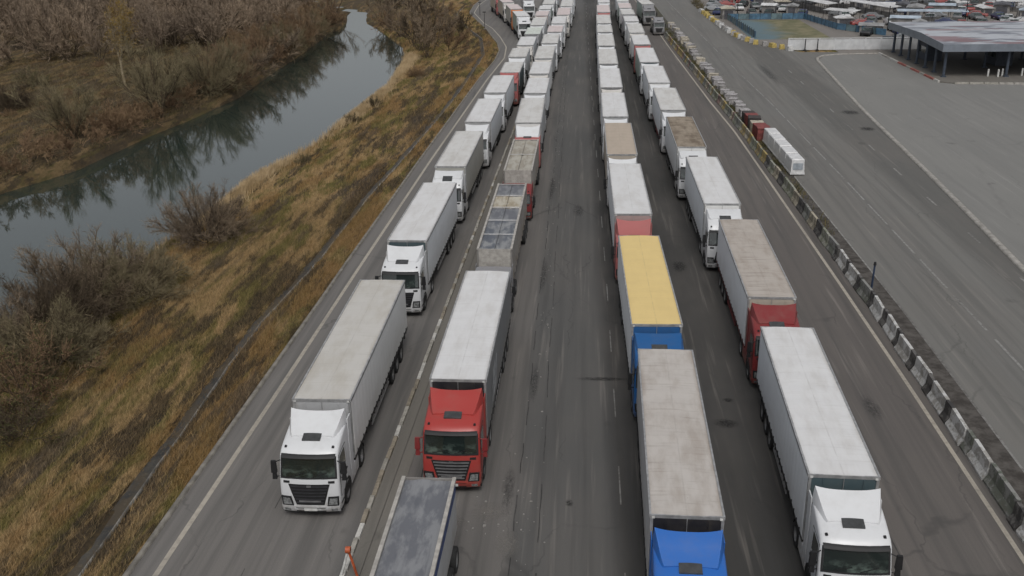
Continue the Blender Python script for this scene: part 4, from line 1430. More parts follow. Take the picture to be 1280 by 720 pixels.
# things under the canopy
boothm = recalc(MB().box(-1.2, 1.2, -1.8, 1.8, 0, 2.5, .03).mesh('booth_wall'))
boothg = recalc(MB().box(-1.23, 1.23, -1.4, 1.4, 1.1, 2.0).mesh('booth_window'))
boothr = recalc(MB().box(-1.4, 1.4, -2.0, 2.0, 2.51, 2.65).mesh('booth_roof'))
for k, (x, y) in enumerate([(52.6, 157), (61.0, 152), (69.4, 150), (77.8, 152)]):
    b = thing('booth', f'dark checkpoint booth under the canopy, {ordinal(k + 1)} from its left end', 'booth', (x, y, .15), 0, 'booths under the canopy')
    link('wall', boothm, simple('booth_wall_mat', (.05, .06, .08), .6), b)
    link('window', boothg, GLASS, b)
    link('roof', boothr, DARKMETAL, b)
boll = recalc(MB().tube((0, 0, 0), (0, 0, .95), .13, .13, 8).tube((0, 0, .951), (0, 0, 1.02), .15, .08, 8).mesh('bollard', 40))
for k, (x, y) in enumerate([(55.4, 141.0), (56.6, 140.6), (57.4, 141.2), (60.1, 141.4), (64.0, 140.8)]):
    tag(link('bollard', boll, PLATE, None, (x, y, .15)), f'white bollard in the canopy shade, {ordinal(k + 1)} from the corner column', 'bollard', 'white bollards under the canopy')

# white wall in panels
wall = thing('boundary_wall', 'long white boundary wall between plaza and market', 'wall', (33.4, 168.9, 0))
wp = recalc(MB().box(.02, 2.26, -.08, .08, 0, 1.75).mesh('panel'))
wpost = recalc(MB().box(-.12, .12, -.13, .13, 0, 1.85).mesh('post'))
WWM = simple('wall_white', (.56, .57, .58), .7, 0, .12, 1.)
for k in range(24):
    link('panel', wp, WWM, wall, (k * 2.5 + .12, 0, 0))
    link('post', wpost, WWM, wall, (k * 2.5, 0, 0))
link('coping', recalc(MB().box(-.1, 60, -.16, .16, 1.86, 1.93).mesh('coping')), WWM, wall)
for k, (x, y) in enumerate([(36.0, 168.2), (38.0, 168.2)]):
    p = thing('gate_post', f'dark post in front of the white wall, {ordinal(k + 1)} from the left', 'post', (x, y, 0), 0)
    link('shaft', recalc(MB().tube((0, 0, 0), (0, 0, 1.9), .09, .07, 6).mesh('shaft')), BLACK, p)
    link('foot', recalc(MB().box(-.25, .25, -.2, .2, 0, .15).mesh('foot')), BLACK, p)

# fenced pitch
def turf_mat():
    t = NT('pitch_turf')
    p = t.pos()
    n1 = t.noise(p, .35, 5, .6)
    n2 = t.noise(t.map(p, (1, 1, 1), (5, 5, 0)), .14, 4)
    c = t.mix(t.ramp(n1, .4, .62), (.11, .11, .055), (.18, .16, .09))
    x = t.sep(p)
    edge = t.math('ADD', t.math('MULTIPLY', x[0], -1.0), t.math('MULTIPLY', n2, 9.))
    c = t.mix(t.ramp(edge, -34.0, -28.5), c, (.10, .15, .17))
    return t.done(c, .9)
tag(link('pitch', recalc(MB().box(29.6, 43.8, 182.5, 213.5, 0, .02).mesh('pitch')), turf_mat()), kind='structure')
fence = thing('pitch_fence', 'blue panel fence round the grassy pitch', 'fence', (29, 182, 0))
FB = simple('fence_blue', (.07, .15, .23), .6, 0, .4, 1.)
FT = simple('fence_teal', (.12, .18, .20), .6, 0, .4, 1.)
fp = recalc(MB().box(.03, 1.97, -.02, .02, .1, 1.25).mesh('panel'))
fpost = recalc(MB().box(-.04, .04, -.04, .04, 0, 1.5).mesh('post'))
def fence_run(a, b, mts):
    A = Vector((*a, 0)); B = Vector((*b, 0)); d = B - A
    n = int(d.length / 2)
    for k in range(n):
        p = A + d * k / n - Vector((29, 182, 0))
        o = link('panel', fp, mts[k % len(mts)], fence, p); o.rotation_euler[2] = math.atan2(d.y, d.x); o.scale = (d.length / n / 2, 1, 1)
        link('post', fpost, BLACK, fence, p)
fence_run((29.2, 214), (45, 214), [FB, FT, FB])
fence_run((29.2, 214), (30.4, 184), [FT, FT, FB])
fence_run((45, 214), (47.5, 196), [FB])
fence_run((47.5, 196), (54, 186), [FB, FT])

# edging and shrubs at the market corner
EC = [simple('edge_white', (.48, .48, .47), .8, 0, .3), simple('edge_yellow', (.42, .32, .10), .8, 0, .3), simple('edge_grey', (.30, .29, .28), .8, 0, .3)]
eb = recalc(MB().box(-.45, .45, -.7, .7, 0, .7, .08).mesh('edge_block'))
k = 0
for y in np.arange(168.5, 232, 2.):
    tag(link('edge_block', eb, rr.choice(EC) if y < 205 else EC[1 if rr.random() < .5 else 0], None, (float(mark_x(y)) - .3 + rr.uniform(-.2, .2), y, 0), R(rr.uniform(-20, 20))),
        f'painted edge block along the market corner, {ordinal(k + 1)} from the white wall', 'block', 'edge blocks along the market')
    k += 1

# --- market vehicles and stalls
def car_meshes():
    prof = [(-2.1, .35), (-2.15, .62), (-2.0, .82), (-1.15, .93), (-.55, 1.38), (.75, 1.42), (1.55, .98), (2.05, .92), (2.15, .6), (2.1, .35)]
    mb = MB()
    st = [(-.86, .10), (-.82, .03), (-.6, 0), (0, 0), (.6, 0), (.82, .03), (.86, .10)]
    n = len(prof)
    vs = []
    for x, ins in st:
        for y, z in prof:
            zz = z - ins * (z - .35); yy_ = y * (1 - ins * .25)
            xx = x * (1 - .14 * max(0, z - .9) / .5)
            vs.append((xx, yy_, zz))
    fs = [(a * n + b, a * n + (b + 1) % n, (a + 1) * n + (b + 1) % n, (a + 1) * n + b) for a in range(len(st) - 1) for b in range(n)]
    fs += [tuple(reversed(range(n))), tuple((len(st) - 1) * n + b for b in range(n))]
    CM['car_body'] = recalc(mb.add(vs, fs).mesh('body', 40))
    mb = MB().box(-.72, .72, -1.02, 1.35, .95, 1.32, 0)
    vs = [(-.80, -1.1, .96), (.80, -1.1, .96), (.80, 1.5, .98), (-.80, 1.5, .98), (-.70, -.60, 1.34), (.70, -.60, 1.34), (.70, .80, 1.37), (-.70, .80, 1.37)]
    CM['car_glass'] = recalc(MB().add([(x * 1.03, y * 1.02, z) for x, y, z in vs], [(3, 2, 1, 0), (4, 5, 6, 7), (0, 1, 5, 4), (1, 2, 6, 5), (2, 3, 7, 6), (3, 0, 4, 7)]).mesh('window'))
    CM['car_wheel'] = recalc(MB().lathe_x([(-.1, .2), (-.1, .31), (.1, .31), (.1, .2)], 10).mesh('wheel'))
car_meshes()
CARP = {nm: simple('car_' + nm.replace(' ', '_'), c, .3) for nm, c in [('white', (.5, .5, .5)), ('silver', (.28, .29, .30)), ('black', (.02, .02, .022)),
        ('dark blue', (.02, .03, .09)), ('red', (.24, .04, .035)), ('grey', (.12, .125, .13))]}
def car(x, y, rz, col, label):
    c = thing('car', label, 'car', (x, y, .01), rz, 'cars parked in the market')
    link('body', CM['car_body'], CARP[col], c)
    link('window', CM['car_glass'], GLASS, c)
    for sx in (-.78, .78):
        for sy in (-1.3, 1.35):
            link('wheel', CM['car_wheel'], RUBBER, c, (sx, sy, .31))
STALLR = [simple('stall_roof_' + a, c, .6, 0, .3, .8) for a, c in [('white', (.55, .55, .55)), ('pale_blue', (.36, .42, .48)), ('rust', (.22, .11, .08)), ('grey', (.26, .26, .26)), ('dark', (.08, .08, .09)), ('cream', (.45, .41, .33))]]
STALLN = ['white', 'pale blue', 'rust red', 'grey', 'dark', 'cream']
STALLW = simple('stall_wall', (.24, .23, .22), .8, 0, .4, .8)
def stall(x, y, w, l, h, rz, ci, label):
    s = thing('market_stall', label, 'market stall', (x, y, .01), rz, 'stalls of the market')
    link('wall', recalc(MB().box(-w / 2, w / 2, -l / 2, l / 2, 0, h).mesh('wall')), STALLW, s)
    rf = MB().add([(-w / 2 - .3, -l / 2 - .3, h + .02), (w / 2 + .3, -l / 2 - .3, h + .02), (w / 2 + .3, l / 2 + .3, h + .02), (-w / 2 - .3, l / 2 + .3, h + .02), (0, -l / 2 - .3, h + .45), (0, l / 2 + .3, h + .45)],
                  [(3, 2, 1, 0), (0, 1, 4), (2, 3, 5), (1, 2, 5, 4), (3, 0, 4, 5)])
    link('roof', recalc(rf.mesh('roof')), STALLR[ci], s)
    link('shutter', recalc(MB().box(-w / 2 * .7, w / 2 * .7, -l / 2 - .05, -l / 2 - .005, .1, h * .85).mesh('shutter')), STALLR[4], s)
rg = random.Random(21)
k = 0
placed = []
def free(x, y, r):
    for a, b, c in placed:
        if (a - x) ** 2 + (b - y) ** 2 < (r + c) ** 2: return False
    placed.append((x, y, r)); return True
place_words = lambda x, y: ('just behind the blue pitch' if x < 48 and y < 228 else 'behind the white wall' if y < 200 else 'in the far market beyond the canopy' if x > 66 else 'in the far middle of the market')
# long awning rows running diagonally
for (xa, ya, xb, yb, ci, nm) in [(47, 246, 52.5, 222, 0, 'white awning row nearest the blue fence'), (55.5, 240, 63.5, 214, 0, 'long white awning row in the market middle'), (66, 244, 80, 232, 0, 'white awning row far behind the canopy'),
                                 (49.0, 212, 54, 207, 0, 'short white shed with dark front beside the pitch'), (62, 208, 75, 205.5, 1, 'pale blue low shed right behind the canopy'), (84, 246, 104, 240, 3, 'grey awning row at the far right'), (88, 226, 104, 222.5, 0, 'thin white awning at the far right')]:
    A = Vector((xa, ya, .01)); B = Vector((xb, yb, .01)); d = B - A
    l = d.length
    s = thing('awning', nm, 'awning', (A + B) / 2, math.atan2(d.y, d.x) - math.pi / 2, None)
    rf = MB().add([(-1.3, -l / 2, 2.35), (1.3, -l / 2, 2.15), (1.3, l / 2, 2.15), (-1.3, l / 2, 2.35), (-1.3, -l / 2, 2.42), (1.3, -l / 2, 2.22), (1.3, l / 2, 2.22), (-1.3, l / 2, 2.42)],
                  [(3, 2, 1, 0), (4, 5, 6, 7), (0, 1, 5, 4), (1, 2, 6, 5), (2, 3, 7, 6), (3, 0, 4, 7)])
    link('roof', recalc(rf.mesh('roof')), STALLR[ci], s)
    nn = max(2, int(l / 3))
    for q in range(nn + 1):
        for sx in (-1.2, 1.2):
            link('post', recalc(MB().tube((sx, -l / 2 + .1 + (l - .2) * q / nn, 0), (sx, -l / 2 + .1 + (l - .2) * q / nn, 2.2), .05, n=5).mesh('post')), BLACK, s)
    link('counter', recalc(MB().box(-1.0, -.4, -l / 2 + .3, l / 2 - .3, 0, .9).mesh('counter')), STALLW, s)
    for q in range(int(l / 3) + 1):
        placed.append((xa + (xb - xa) * q * 3 / l, ya + (yb - ya) * q * 3 / l, 1.7))
sn = 0
for _ in range(4000):
    x = rg.uniform(28, 112); y = rg.uniform(172, 262)
    if 27 < x < 50 and 171 < y < 217: continue
    if x < float(mark_x(y)) + 2.5 or (x > 46 and y < 172) : continue
    if rg.random() < .36:
        if sn > 55 or not free(x, y, 2.1): continue
        ci = rg.choice([0, 0, 0, 1, 2, 3, 3, 3, 4, 5])
        stall(x, y, rg.uniform(2.0, 3.2), rg.uniform(2.4, 5.5), rg.uniform(1.3, 2.1), R(rg.choice([-20, -20, 70, -15, 0])), ci, f'{STALLN[ci]}-roofed market stall {place_words(x, y)}')
        sn += 1
    else:
        if k > 170 or not free(x, y, 1.75): continue
        cn = rg.choice(['white', 'white', 'silver', 'black', 'dark blue', 'red', 'grey', 'grey'])
        car(x, y, R(rg.choice([-20, 70, 0, 90, -25])), cn, f'{cn} car parked {place_words(x, y)}')
        k += 1
allc = [o for o in bpy.data.objects if o.parent is None and o.get('category') in ('car', 'market stall')]
bylab = {}
for o in allc: bylab.setdefault(o['label'], []).append(o)
for lab, os_ in bylab.items():
    if len(os_) > 1:
        os_.sort(key=lambda o: o.location.x / o.location.y)
        for q, o in enumerate(os_): o['label'] = lab + f', {ordinal(q + 1)} from the left'
# poles of the market
for (x, y, h, lab) in [(74.5, 205, 7.0, 'tall dark pole behind the canopy with a cross arm'), (31.5, 216, 4.5, 'thin pole at the far left corner of the pitch'), (45.2, 214.6, 4.0, 'dark pole at the far right corner of the pitch'), (56.5, 194, 4.5, 'dark mast among the stalls behind the white wall')]:
    p = thing('utility_pole', lab, 'pole', (x, y, 0))
    link('shaft', recalc(MB().tube((0, 0, 0), (0, 0, h), .11, .08, 8).mesh('shaft')), BLACK, p)
    link('cross_arm', recalc(MB().box(-.9, .9, -.05, .05, h - .6, h - .48).mesh('cross_arm')), BLACK, p)

# ================================================================== VEGETATION
def grow(seed, height, spread, stems, lean=.35, lev1=9, lev2=9, twigs=5, trunk_h=0., gravity=0.):
    """returns limbs (p0,p1,r0,r1) and twigs (p0,p1,w)"""
    g = np.random.default_rng(seed)
    limbs = []; tw = []
    def wander(p, d, ln, r, n, bend, upw):
        pts = [p]
        for k in range(n):
            d = d + g.normal(0, bend, 3) + np.array([0, 0, upw])
            d = d / np.linalg.norm(d)
            q = pts[-1] + d * ln / n
            pts.append(q)
        return pts, d
    starts = []
    if trunk_h > 0:
        pts, d = wander(np.zeros(3), np.array([g.normal(0, .06), g.normal(0, .06), 1.]), trunk_h, .1, 3, .05, .1)
        r0 = height * .02
        for a, b in zip(pts[:-1], pts[1:]):
            limbs.append((a, b, r0, r0 * .88)); r0 *= .88
        starts = [(pts[-1] * g.uniform(.75, 1.), r0 * .7) for _ in range(stems)]
    else:
        starts = [(np.array([g.normal(0, .18), g.normal(0, .18), -.15]), height * g.uniform(.008, .014)) for _ in range(stems)]
    for p0, r0 in starts:
        az = g.uniform(0, 2 * math.pi)
        th = math.radians(spread) * math.sqrt(g.random())
        d0 = np.array([math.cos(az) * math.sin(th), math.sin(az) * math.sin(th), math.cos(th)])
        L0 = (height - trunk_h) * (g.uniform(.82, 1.0) if spread > 60 else g.uniform(.65, 1.0))
        pts, _ = wander(p0, d0, L0, r0, 6, .09, .03)
        for k in range(6):
            limbs.append((pts[k], pts[k + 1], r0 * (1 - k / 6.5), r0 * (1 - (k + 1) / 6.5)))
        for c in range(lev1):
            t = g.uniform(.18, .97) * 6
            k = min(5, int(t)); b = pts[k] + (pts[k + 1] - pts[k]) * (t - k)
            dd = (pts[k + 1] - pts[k]); dd = dd / np.linalg.norm(dd)
            d1 = dd + g.normal(0, .36, 3) + np.array([0, 0, .10 - gravity]); d1 /= np.linalg.norm(d1)
            L1 = L0 * g.uniform(.22, .42) * (1.15 - t / 8)
            p1, _ = wander(b, d1, L1, .01, 3, .16, .05)
            rr_ = r0 * .35
            for q in range(3):
                limbs.append((p1[q], p1[q + 1], rr_ * (1 - q / 4), rr_ * (1 - (q + 1) / 4)))
            for e in range(lev2):
                u = g.uniform(.15, 1.) * 3
                q = min(2, int(u)); bb = p1[q] + (p1[q + 1] - p1[q]) * (u - q)
                d2 = d1 + g.normal(0, .46, 3) + np.array([0, 0, .12 - gravity]); d2 /= np.linalg.norm(d2)
                L2 = L1 * g.uniform(.35, .75)
                e1 = bb + d2 * L2
                tw.append((bb, e1, .016 + .004 * height * .1))
                for w in range(twigs):
                    s = g.uniform(.25, 1.)
                    f0 = bb + d2 * L2 * s
                    d3 = d2 + g.normal(0, .42, 3) + np.array([0, 0, .1 - gravity]); d3 /= np.linalg.norm(d3)
                    tw.append((f0, f0 + d3 * L2 * g.uniform(.35, .8), .013))
    return limbs, tw
def limb_arrays(limbs, n=5):
    P0 = np.array([l[0] for l in limbs]); P1 = np.array([l[1] for l in limbs])
    r0 = np.array([l[2] for l in limbs]); r1 = np.array([l[3] for l in limbs])
    d = P1 - P0; d /= np.linalg.norm(d, axis=1)[:, None] + 1e-9
    ref = np.where(np.abs(d[:, 2:3]) < .9, np.array([[0, 0, 1.]]), np.array([[1., 0, 0]]))
    a = np.cross(d, ref); a /= np.linalg.norm(a, axis=1)[:, None]
    b = np.cross(d, a)
    V = []
    for P, r in ((P0, r0), (P1, r1)):
        for k in range(n):
            t = 2 * math.pi * k / n
            V.append(P + (a * math.cos(t) + b * math.sin(t)) * r[:, None])
    V = np.stack(V, 1)
    m_ = len(limbs)
    base = (np.arange(m_) * 2 * n)[:, None]
    F = []
    for k in range(n):
        k2 = (k + 1) % n
        F.append(np.concatenate([base + k, base + k2, base + n + k2], 1))
        F.append(np.concatenate([base + k, base + n + k2, base + n + k], 1))
    return V.reshape(-1, 3), np.concatenate(F)
def twig_arrays(tw, g, wmul=1.):
    P0 = np.array([t[0] for t in tw]); P1 = np.array([t[1] for t in tw]); w = np.array([t[2] for t in tw]) * wmul
    d = P1 - P0
    a = np.cross(d, g.normal(0, 1, d.shape)); a /= np.linalg.norm(a, axis=1)[:, None] + 1e-9
    V = np.stack([P0 - a * w[:, None], P0 + a * w[:, None], P1], 1).reshape(-1, 3)
    F = np.arange(len(V)).reshape(-1, 3)
    return V, F
def leaf_arrays(tw, g, n, size):
    idx = g.integers(0, len(tw), n)
    P = np.array([tw[k][1] for k in idx]) + g.normal(0, .05, (n, 3))
    a = g.normal(0, 1, (n, 3)); a /= np.linalg.norm(a, axis=1)[:, None]
    b = np.cross(a, g.normal(0, 1, (n, 3))); b /= np.linalg.norm(b, axis=1)[:, None]
    V = np.stack([P - a * size, P + b * size * .5, P + a * size, P - b * size * .5], 1).reshape(-1, 3)
    F = np.arange(len(V)).reshape(-1, 4)
    F = np.concatenate([F[:, [0, 1, 2]], F[:, [0, 2, 3]]])
    return V, F
def bark(name, c1, c2, sc_=.25):
    t = NT(name)
    p = t.pos()
    n1 = t.noise(p, sc_, 4, .6)
    n2 = t.noise(p, 2., 3, .6)
    c = t.mix(t.ramp(n1, .38, .62), c1, c2)
    c = t.mix(t.ramp(n2, .35, .7, 0, .5), c, tuple(x * .6 for x in c1))
    return t.done(c, .9, 0, .1)
BARK = bark('bark_grey_brown', (.075, .058, .042), (.115, .088, .060))
TWIG = bark('twig_brown', (.19, .148, .108), (.26, .20, .138))
TWIG_OL = bark('twig_olive', (.17, .146, .088), (.235, .195, .118))
TWIG_RU = bark('twig_rust', (.19, .125, .078), (.25, .17, .10))
TWIG_DK = bark('twig_dark', (.075, .058, .040), (.115, .085, .056))
LEAFY = bark('leaf_yellow', (.30, .20, .05), (.24, .17, .06), 1.)
LEAFO = bark('leaf_olive', (.07, .075, .030), (.10, .095, .035), 1.)
PALEB = bark('bark_pale', (.30, .25, .17), (.24, .19, .12), 1.)
vg = np.random.default_rng(77)
BASES = {}
def base_tree(key, seed, wmul=1., leaves=0, leaf=.06, **kw):
    limbs, tw = grow(seed, **kw)
    LV, LF = limb_arrays(limbs, 3 if key.startswith('far') else 5)
    TV, TF = twig_arrays(tw, vg, wmul)
    BASES[key] = dict(l=(LV, LF), t=(TV, TF), tw=tw, leaves=leaf_arrays(tw, vg, leaves, leaf) if leaves else None)
base_tree('dome1', 1, .5, height=4.4, spread=72, stems=40, lev1=12, lev2=8, twigs=6)
base_tree('dome2', 2, .5, height=3.7, spread=78, stems=42, lev1=11, lev2=8, twigs=6)
base_tree('dome3', 3, .8, height=3.0, spread=80, stems=24, lev1=9, lev2=7, twigs=4, leaves=1500, leaf=.05)
base_tree('tall1', 4, 1.1, height=9.0, spread=34, stems=8, lev1=15, lev2=9, twigs=5)
base_tree('tall2', 5, 1.1, height=8.0, spread=44, stems=10, lev1=14, lev2=8, twigs=5)
base_tree('birch', 6, 1.0, height=10.5, spread=22, stems=5, lev1=16, lev2=8, twigs=4, trunk_h=3.5, gravity=.1, leaves=2600, leaf=.08)
base_tree('far1', 7, 2.0, height=7.5, spread=42, stems=7, lev1=10, lev2=6, twigs=5)
base_tree('far2', 8, 2.0, height=6.2, spread=52, stems=8, lev1=9, lev2=6, twigs=5)
base_tree('far3', 9, 2.0, height=4.6, spread=65, stems=10, lev1=8, lev2=6, twigs=4)
base_tree('spread', 10, .5, height=3.7, spread=80, stems=44, lev1=12, lev2=8, twigs=6)
TMESH = {}
def tree_thing(name, label, cat, key, x, y, s, rz, twmat, leafmat=None, barkm=None, sz=None, group=None, sink=.1):
    if key not in TMESH:
        b = BASES[key]
        TMESH[key] = (np_mesh('trunk', *b['l'], BARK), np_mesh('crown', *b['t'], TWIG), np_mesh('leaves', *b['leaves'], LEAFO) if b['leaves'] else None)
    tm, cm_, lm = TMESH[key]
    root = thing(name, label, cat, (x, y, float(ground_z(x, y)) - sink), rz, group)
    root.scale = (s, s, sz or s)
    link('trunk', tm, barkm or BARK, root)
    c = link('crown', cm_, twmat, root)
    if lm is not None and leafmat is not None:
        link('leaves', lm, leafmat, c)
    return root
# shrubs on the near bank
tree_thing('shrub', 'round bare shrub standing alone on the near river bank', 'shrub', 'spread', -30.3, 72.4, 1.25, .4, TWIG, sz=1.42)
tree_thing('shrub', 'widest bare shrub at the near water edge on the left', 'shrub', 'dome1', -33.0, 57.6, 1.25, 1.0, TWIG, sz=1.2)
tree_thing('shrub', 'olive shrub overlapping the widest one on its right', 'shrub', 'dome2', -30.6, 58.6, 1.3, 2.2, TWIG_OL, sz=1.3)
tree_thing('shrub', 'low rust-tinged shrub right of the widest shrub, by the water', 'shrub', 'dome3', -32.4, 63.6, 1.15, 3.1, TWIG, LEAFO)
tree_thing('shrub', 'dark bushy shrub below the widest shrub at the left frame edge', 'shrub', 'dome2', -33.0, 52.6, 1.5, .7, TWIG_DK)
tree_thing('shrub', 'dark low shrub in the lower left corner', 'shrub', 'dome3', -27.9, 40.2, 1.15, 1.9, TWIG_DK, LEAFO, sz=.7)
tree_thing('shrub', 'rusty leafy shrub at the left edge above the dark low one', 'shrub', 'dome3', -29.8, 45.0, 1.35, 4.9, TWIG_RU, LEAFO)
tree_thing('shrub', 'tangled brown shrub at the left edge below the water', 'shrub', 'dome1', -34.6, 50.0, 1.0, 4.0, TWIG)
tree_thing('shrub', 'olive mound shrub at the left edge among dark ones', 'shrub', 'dome2', -30.6, 48.8, 1.2, 5.2, TWIG_OL)
tree_thing('shrub', 'brown bare shrub hanging over the water left of the olive one', 'shrub', 'dome2', -34.2, 61.6, .7, 2.9, TWIG)
for k, (x, y, s, key, mt, lab) in enumerate([
        (-29.0, 118, .45, 'dome3', TWIG_DK, 'small dark bush amid straw on the near bank'), (-28.3, 128, .55, 'dome3', TWIG_DK, 'dark flattened bush by the pale reeds'),
        (-26.2, 150, .5, 'dome2', TWIG_RU, 'little rusty bush below the far thicket'), (-29.5, 98, .4, 'dome3', TWIG_OL, 'tiny olive bush above the lone shrub')]):
    tree_thing('shrub', lab, 'shrub', key, x, y, s, k * 1.3, mt, LEAFO)
# the dense clump at the far end of the near bank
clump = [(-27.5, 170, 1.2), (-24.5, 176, 1.1), (-30.5, 180, 1.2), (-26.5, 186, 1.15), (-33.5, 190, 1.2), (-29.5, 195, 1.2), (-24.2, 191, .9), (-37.5, 200, 1.2), (-32.5, 205, 1.2), (-41.5, 211, 1.2), (-36, 216, 1.2), (-45.5, 222, 1.2), (-39.5, 228, 1.3), (-33.5, 222, 1.1), (-47, 236, 1.2), (-38, 243, 1.2)]
places = ['nearest', 'second', 'third', 'fourth', 'fifth', 'sixth', 'seventh', 'eighth', 'ninth', 'tenth', 'eleventh', 'twelfth', 'thirteenth', 'fourteenth', 'fifteenth', 'sixteenth']
for k, (x, y, s) in enumerate(clump):
    tree_thing('shrub', f'brown bare shrub of the clump by the road bend, {places[k]} from the camera', 'shrub', ['far2', 'far3', 'far2', 'far1'][k % 4], x, y, s * (1.05 if k % 4 != 3 else .85), k * 2.1,
               [TWIG, TWIG_RU, TWIG_DK, TWIG][k % 4], group='shrubs of the clump by the road bend')
# far bank: trees that can be told apart
tree_thing('bare_tree', 'fan-shaped bare tree nearest the left end of the far bank', 'tree', 'tall2', -58.4, 105.4, 1.05, .3, TWIG_OL, sz=1.05)
tree_thing('bare_tree', 'bare multi-stemmed tree leaning over the middle of the river', 'tree', 'tall1', -53.6, 118, 1.15, 1.8, TWIG_OL, sz=1.1)
tree_thing('bare_tree', 'olive bare tree behind the one leaning over the river', 'tree', 'tall2', -55.2, 125, 1.1, 2.5, TWIG_OL)
tree_thing('bare_tree', 'dense olive tree where the far bank starts to curve', 'tree', 'dome1', -53.2, 134.5, 1.75, 5., TWIG_OL)
tree_thing('bare_tree', 'small reddish bare tree beside the pale birch', 'tree', 'tall2', -63.5, 138, .55, 3.3, TWIG_RU)
tree_thing('birch_tree', 'slender pale birch with yellow leaves on the far bank', 'tree', 'birch', -67.4, 139.0, 1.12, .8, PALEB, LEAFY, PALEB)
tree_thing('birch_tree', 'yellowish birch half hidden in the thicket at the top left', 'tree', 'birch', -80, 168, 1.0, 2.8, TWIG_RU, LEAFY, PALEB)
tree_thing('shrub', 'dark olive shrub at the left edge of the far meadow', 'shrub', 'dome2', -75.0, 122, .95, 2.2, TWIG_DK, LEAFO)
tree_thing('shrub', 'greenish shrub at the far left meadow edge', 'shrub', 'dome3', -80.5, 137, 1.1, 1.2, TWIG_OL, LEAFO)
fb = [(-53.5, 142), (-52.6, 148), (-55.5, 152), (-53.4, 158), (-56.2, 163), (-54.0, 168), (-54.8, 175), (-57.0, 180), (-55.0, 186), (-57.5, 192), (-56.4, 199), (-58.5, 206), (-57.0, 213)]
for k, (x, y) in enumerate(fb):
    tree_thing('shrub', f'shrub overhanging the far bank beyond the olive tree, {places[k]} along the water', 'shrub', ['dome1', 'far3', 'dome2', 'far3'][k % 4], x, y, [1.5, 1.45, 1.6, 1.4][k % 4], k * 1.7,
               [TWIG_RU, TWIG, TWIG_OL, TWIG_RU][k % 4], group='shrubs overhanging the far bank')
# green shrubs at the market corner
for k, (x, y, s) in enumerate([(26.4, 226, .42), (26.3, 231, .45), (26.2, 237, .5), (26.4, 243, .5), (26.0, 249, .5), (26.6, 254, .5)]):
    tree_thing('shrub', f'green shrub at the top of the side road, {places[k]} from the camera', 'shrub', 'dome3', x, y, s, k * 1.1, TWIG_OL, LEAFO, group='green shrubs along the side road')

# thicket that reads as one mass
def merge(items):
    VV = []; FF = []; o = 0
    for key, x, y, s, rz, part in items:
        V_, F_ = BASES[key][part]
        c, n_ = math.cos(rz), math.sin(rz)
        M_ = np.array([[c, -n_, 0], [n_, c, 0], [0, 0, 1]]) * s
        W_ = V_ @ M_.T + np.array([x, y, float(ground_z(x, y)) - .1])
        VV.append(W_); FF.append(F_ + o); o += len(W_)
    return np.concatenate(VV), np.concatenate(FF)
tg = np.random.default_rng(4)
items = []
def edge_y(x):   # near edge of the wood across the meadow
    return np.interp(x, [-240, -130, -100, -80, -66, -58], [120, 132, 148, 158, 168, 176])
tries = 0
while len(items) < 330 and tries < 6000:
    tries += 1
    x = tg.uniform(-190, -58); y = tg.uniform(120, 292)
    if y < edge_y(x) + tg.normal(0, 2.5): continue
    if x > rivf_x(y) - 3: continue
    if abs(math.atan2(x, y) + .08) > .62: continue
    if -72 < x and y > 212 and tg.random() < .75: continue
    items.append((['far1', 'far2', 'far1', 'far3'][tg.integers(4)], x, y, tg.uniform(1.05, 1.55), tg.uniform(0, 6.3)))
V_, F_ = merge([(*i_, 't') for i_ in items])
TH = bark('thicket_twigs', (.23, .18, .135), (.34, .26, .185), .06)
tag(link('thicket', np_mesh('thicket', V_, F_, TH)), 'brown leafless thicket filling the land beyond the far bank', 'thicket', kind='stuff')
V_, F_ = merge([(*i_, 'l') for i_ in items])
tag(link('thicket_trunks', np_mesh('thicket_trunks', V_, F_, BARK)), 'bare trunks and limbs of the brown thicket', 'thicket', kind='stuff')

# low scrub on banks
items = []
for _ in range(75):
    y = tg.uniform(80, 215); x = rivf_x(y) - .5 - abs(tg.normal(0, 3.5))
    items.append(('far3', x, y, tg.uniform(.4, .95), tg.uniform(0, 6.3)))
for _ in range(60):
    y = tg.uniform(100, 165); x = tg.uniform(-100, -60)
    if y > edge_y(x) - 1: continue
    items.append(('dome3', x, y, tg.uniform(.2, .45), tg.uniform(0, 6.3)))
V_, F_ = merge([(*i_, 't') for i_ in items])
tag(link('scrub', np_mesh('scrub', V_, F_, TWIG_RU)), 'low rusty scrub along the far bank and meadow', 'scrub', kind='stuff')
items = []
for _ in range(46):
    y = tg.uniform(30, 66); x = rivn_x(y) + 2.5 + abs(tg.normal(0, 3.2)) * (1.0 if y < 52 else .5)
    if x > -23.5: continue
    items.append((['dome3', 'dome2'][tg.integers(2)], x, y, tg.uniform(.22, .5), tg.uniform(0, 6.3)))
V_, F_ = merge([(*i_, 't') for i_ in items])
tag(link('scrub', np_mesh('scrub', V_, F_, TWIG_DK)), 'dark low scrub between the shrubs of the near bank', 'scrub', kind='stuff')

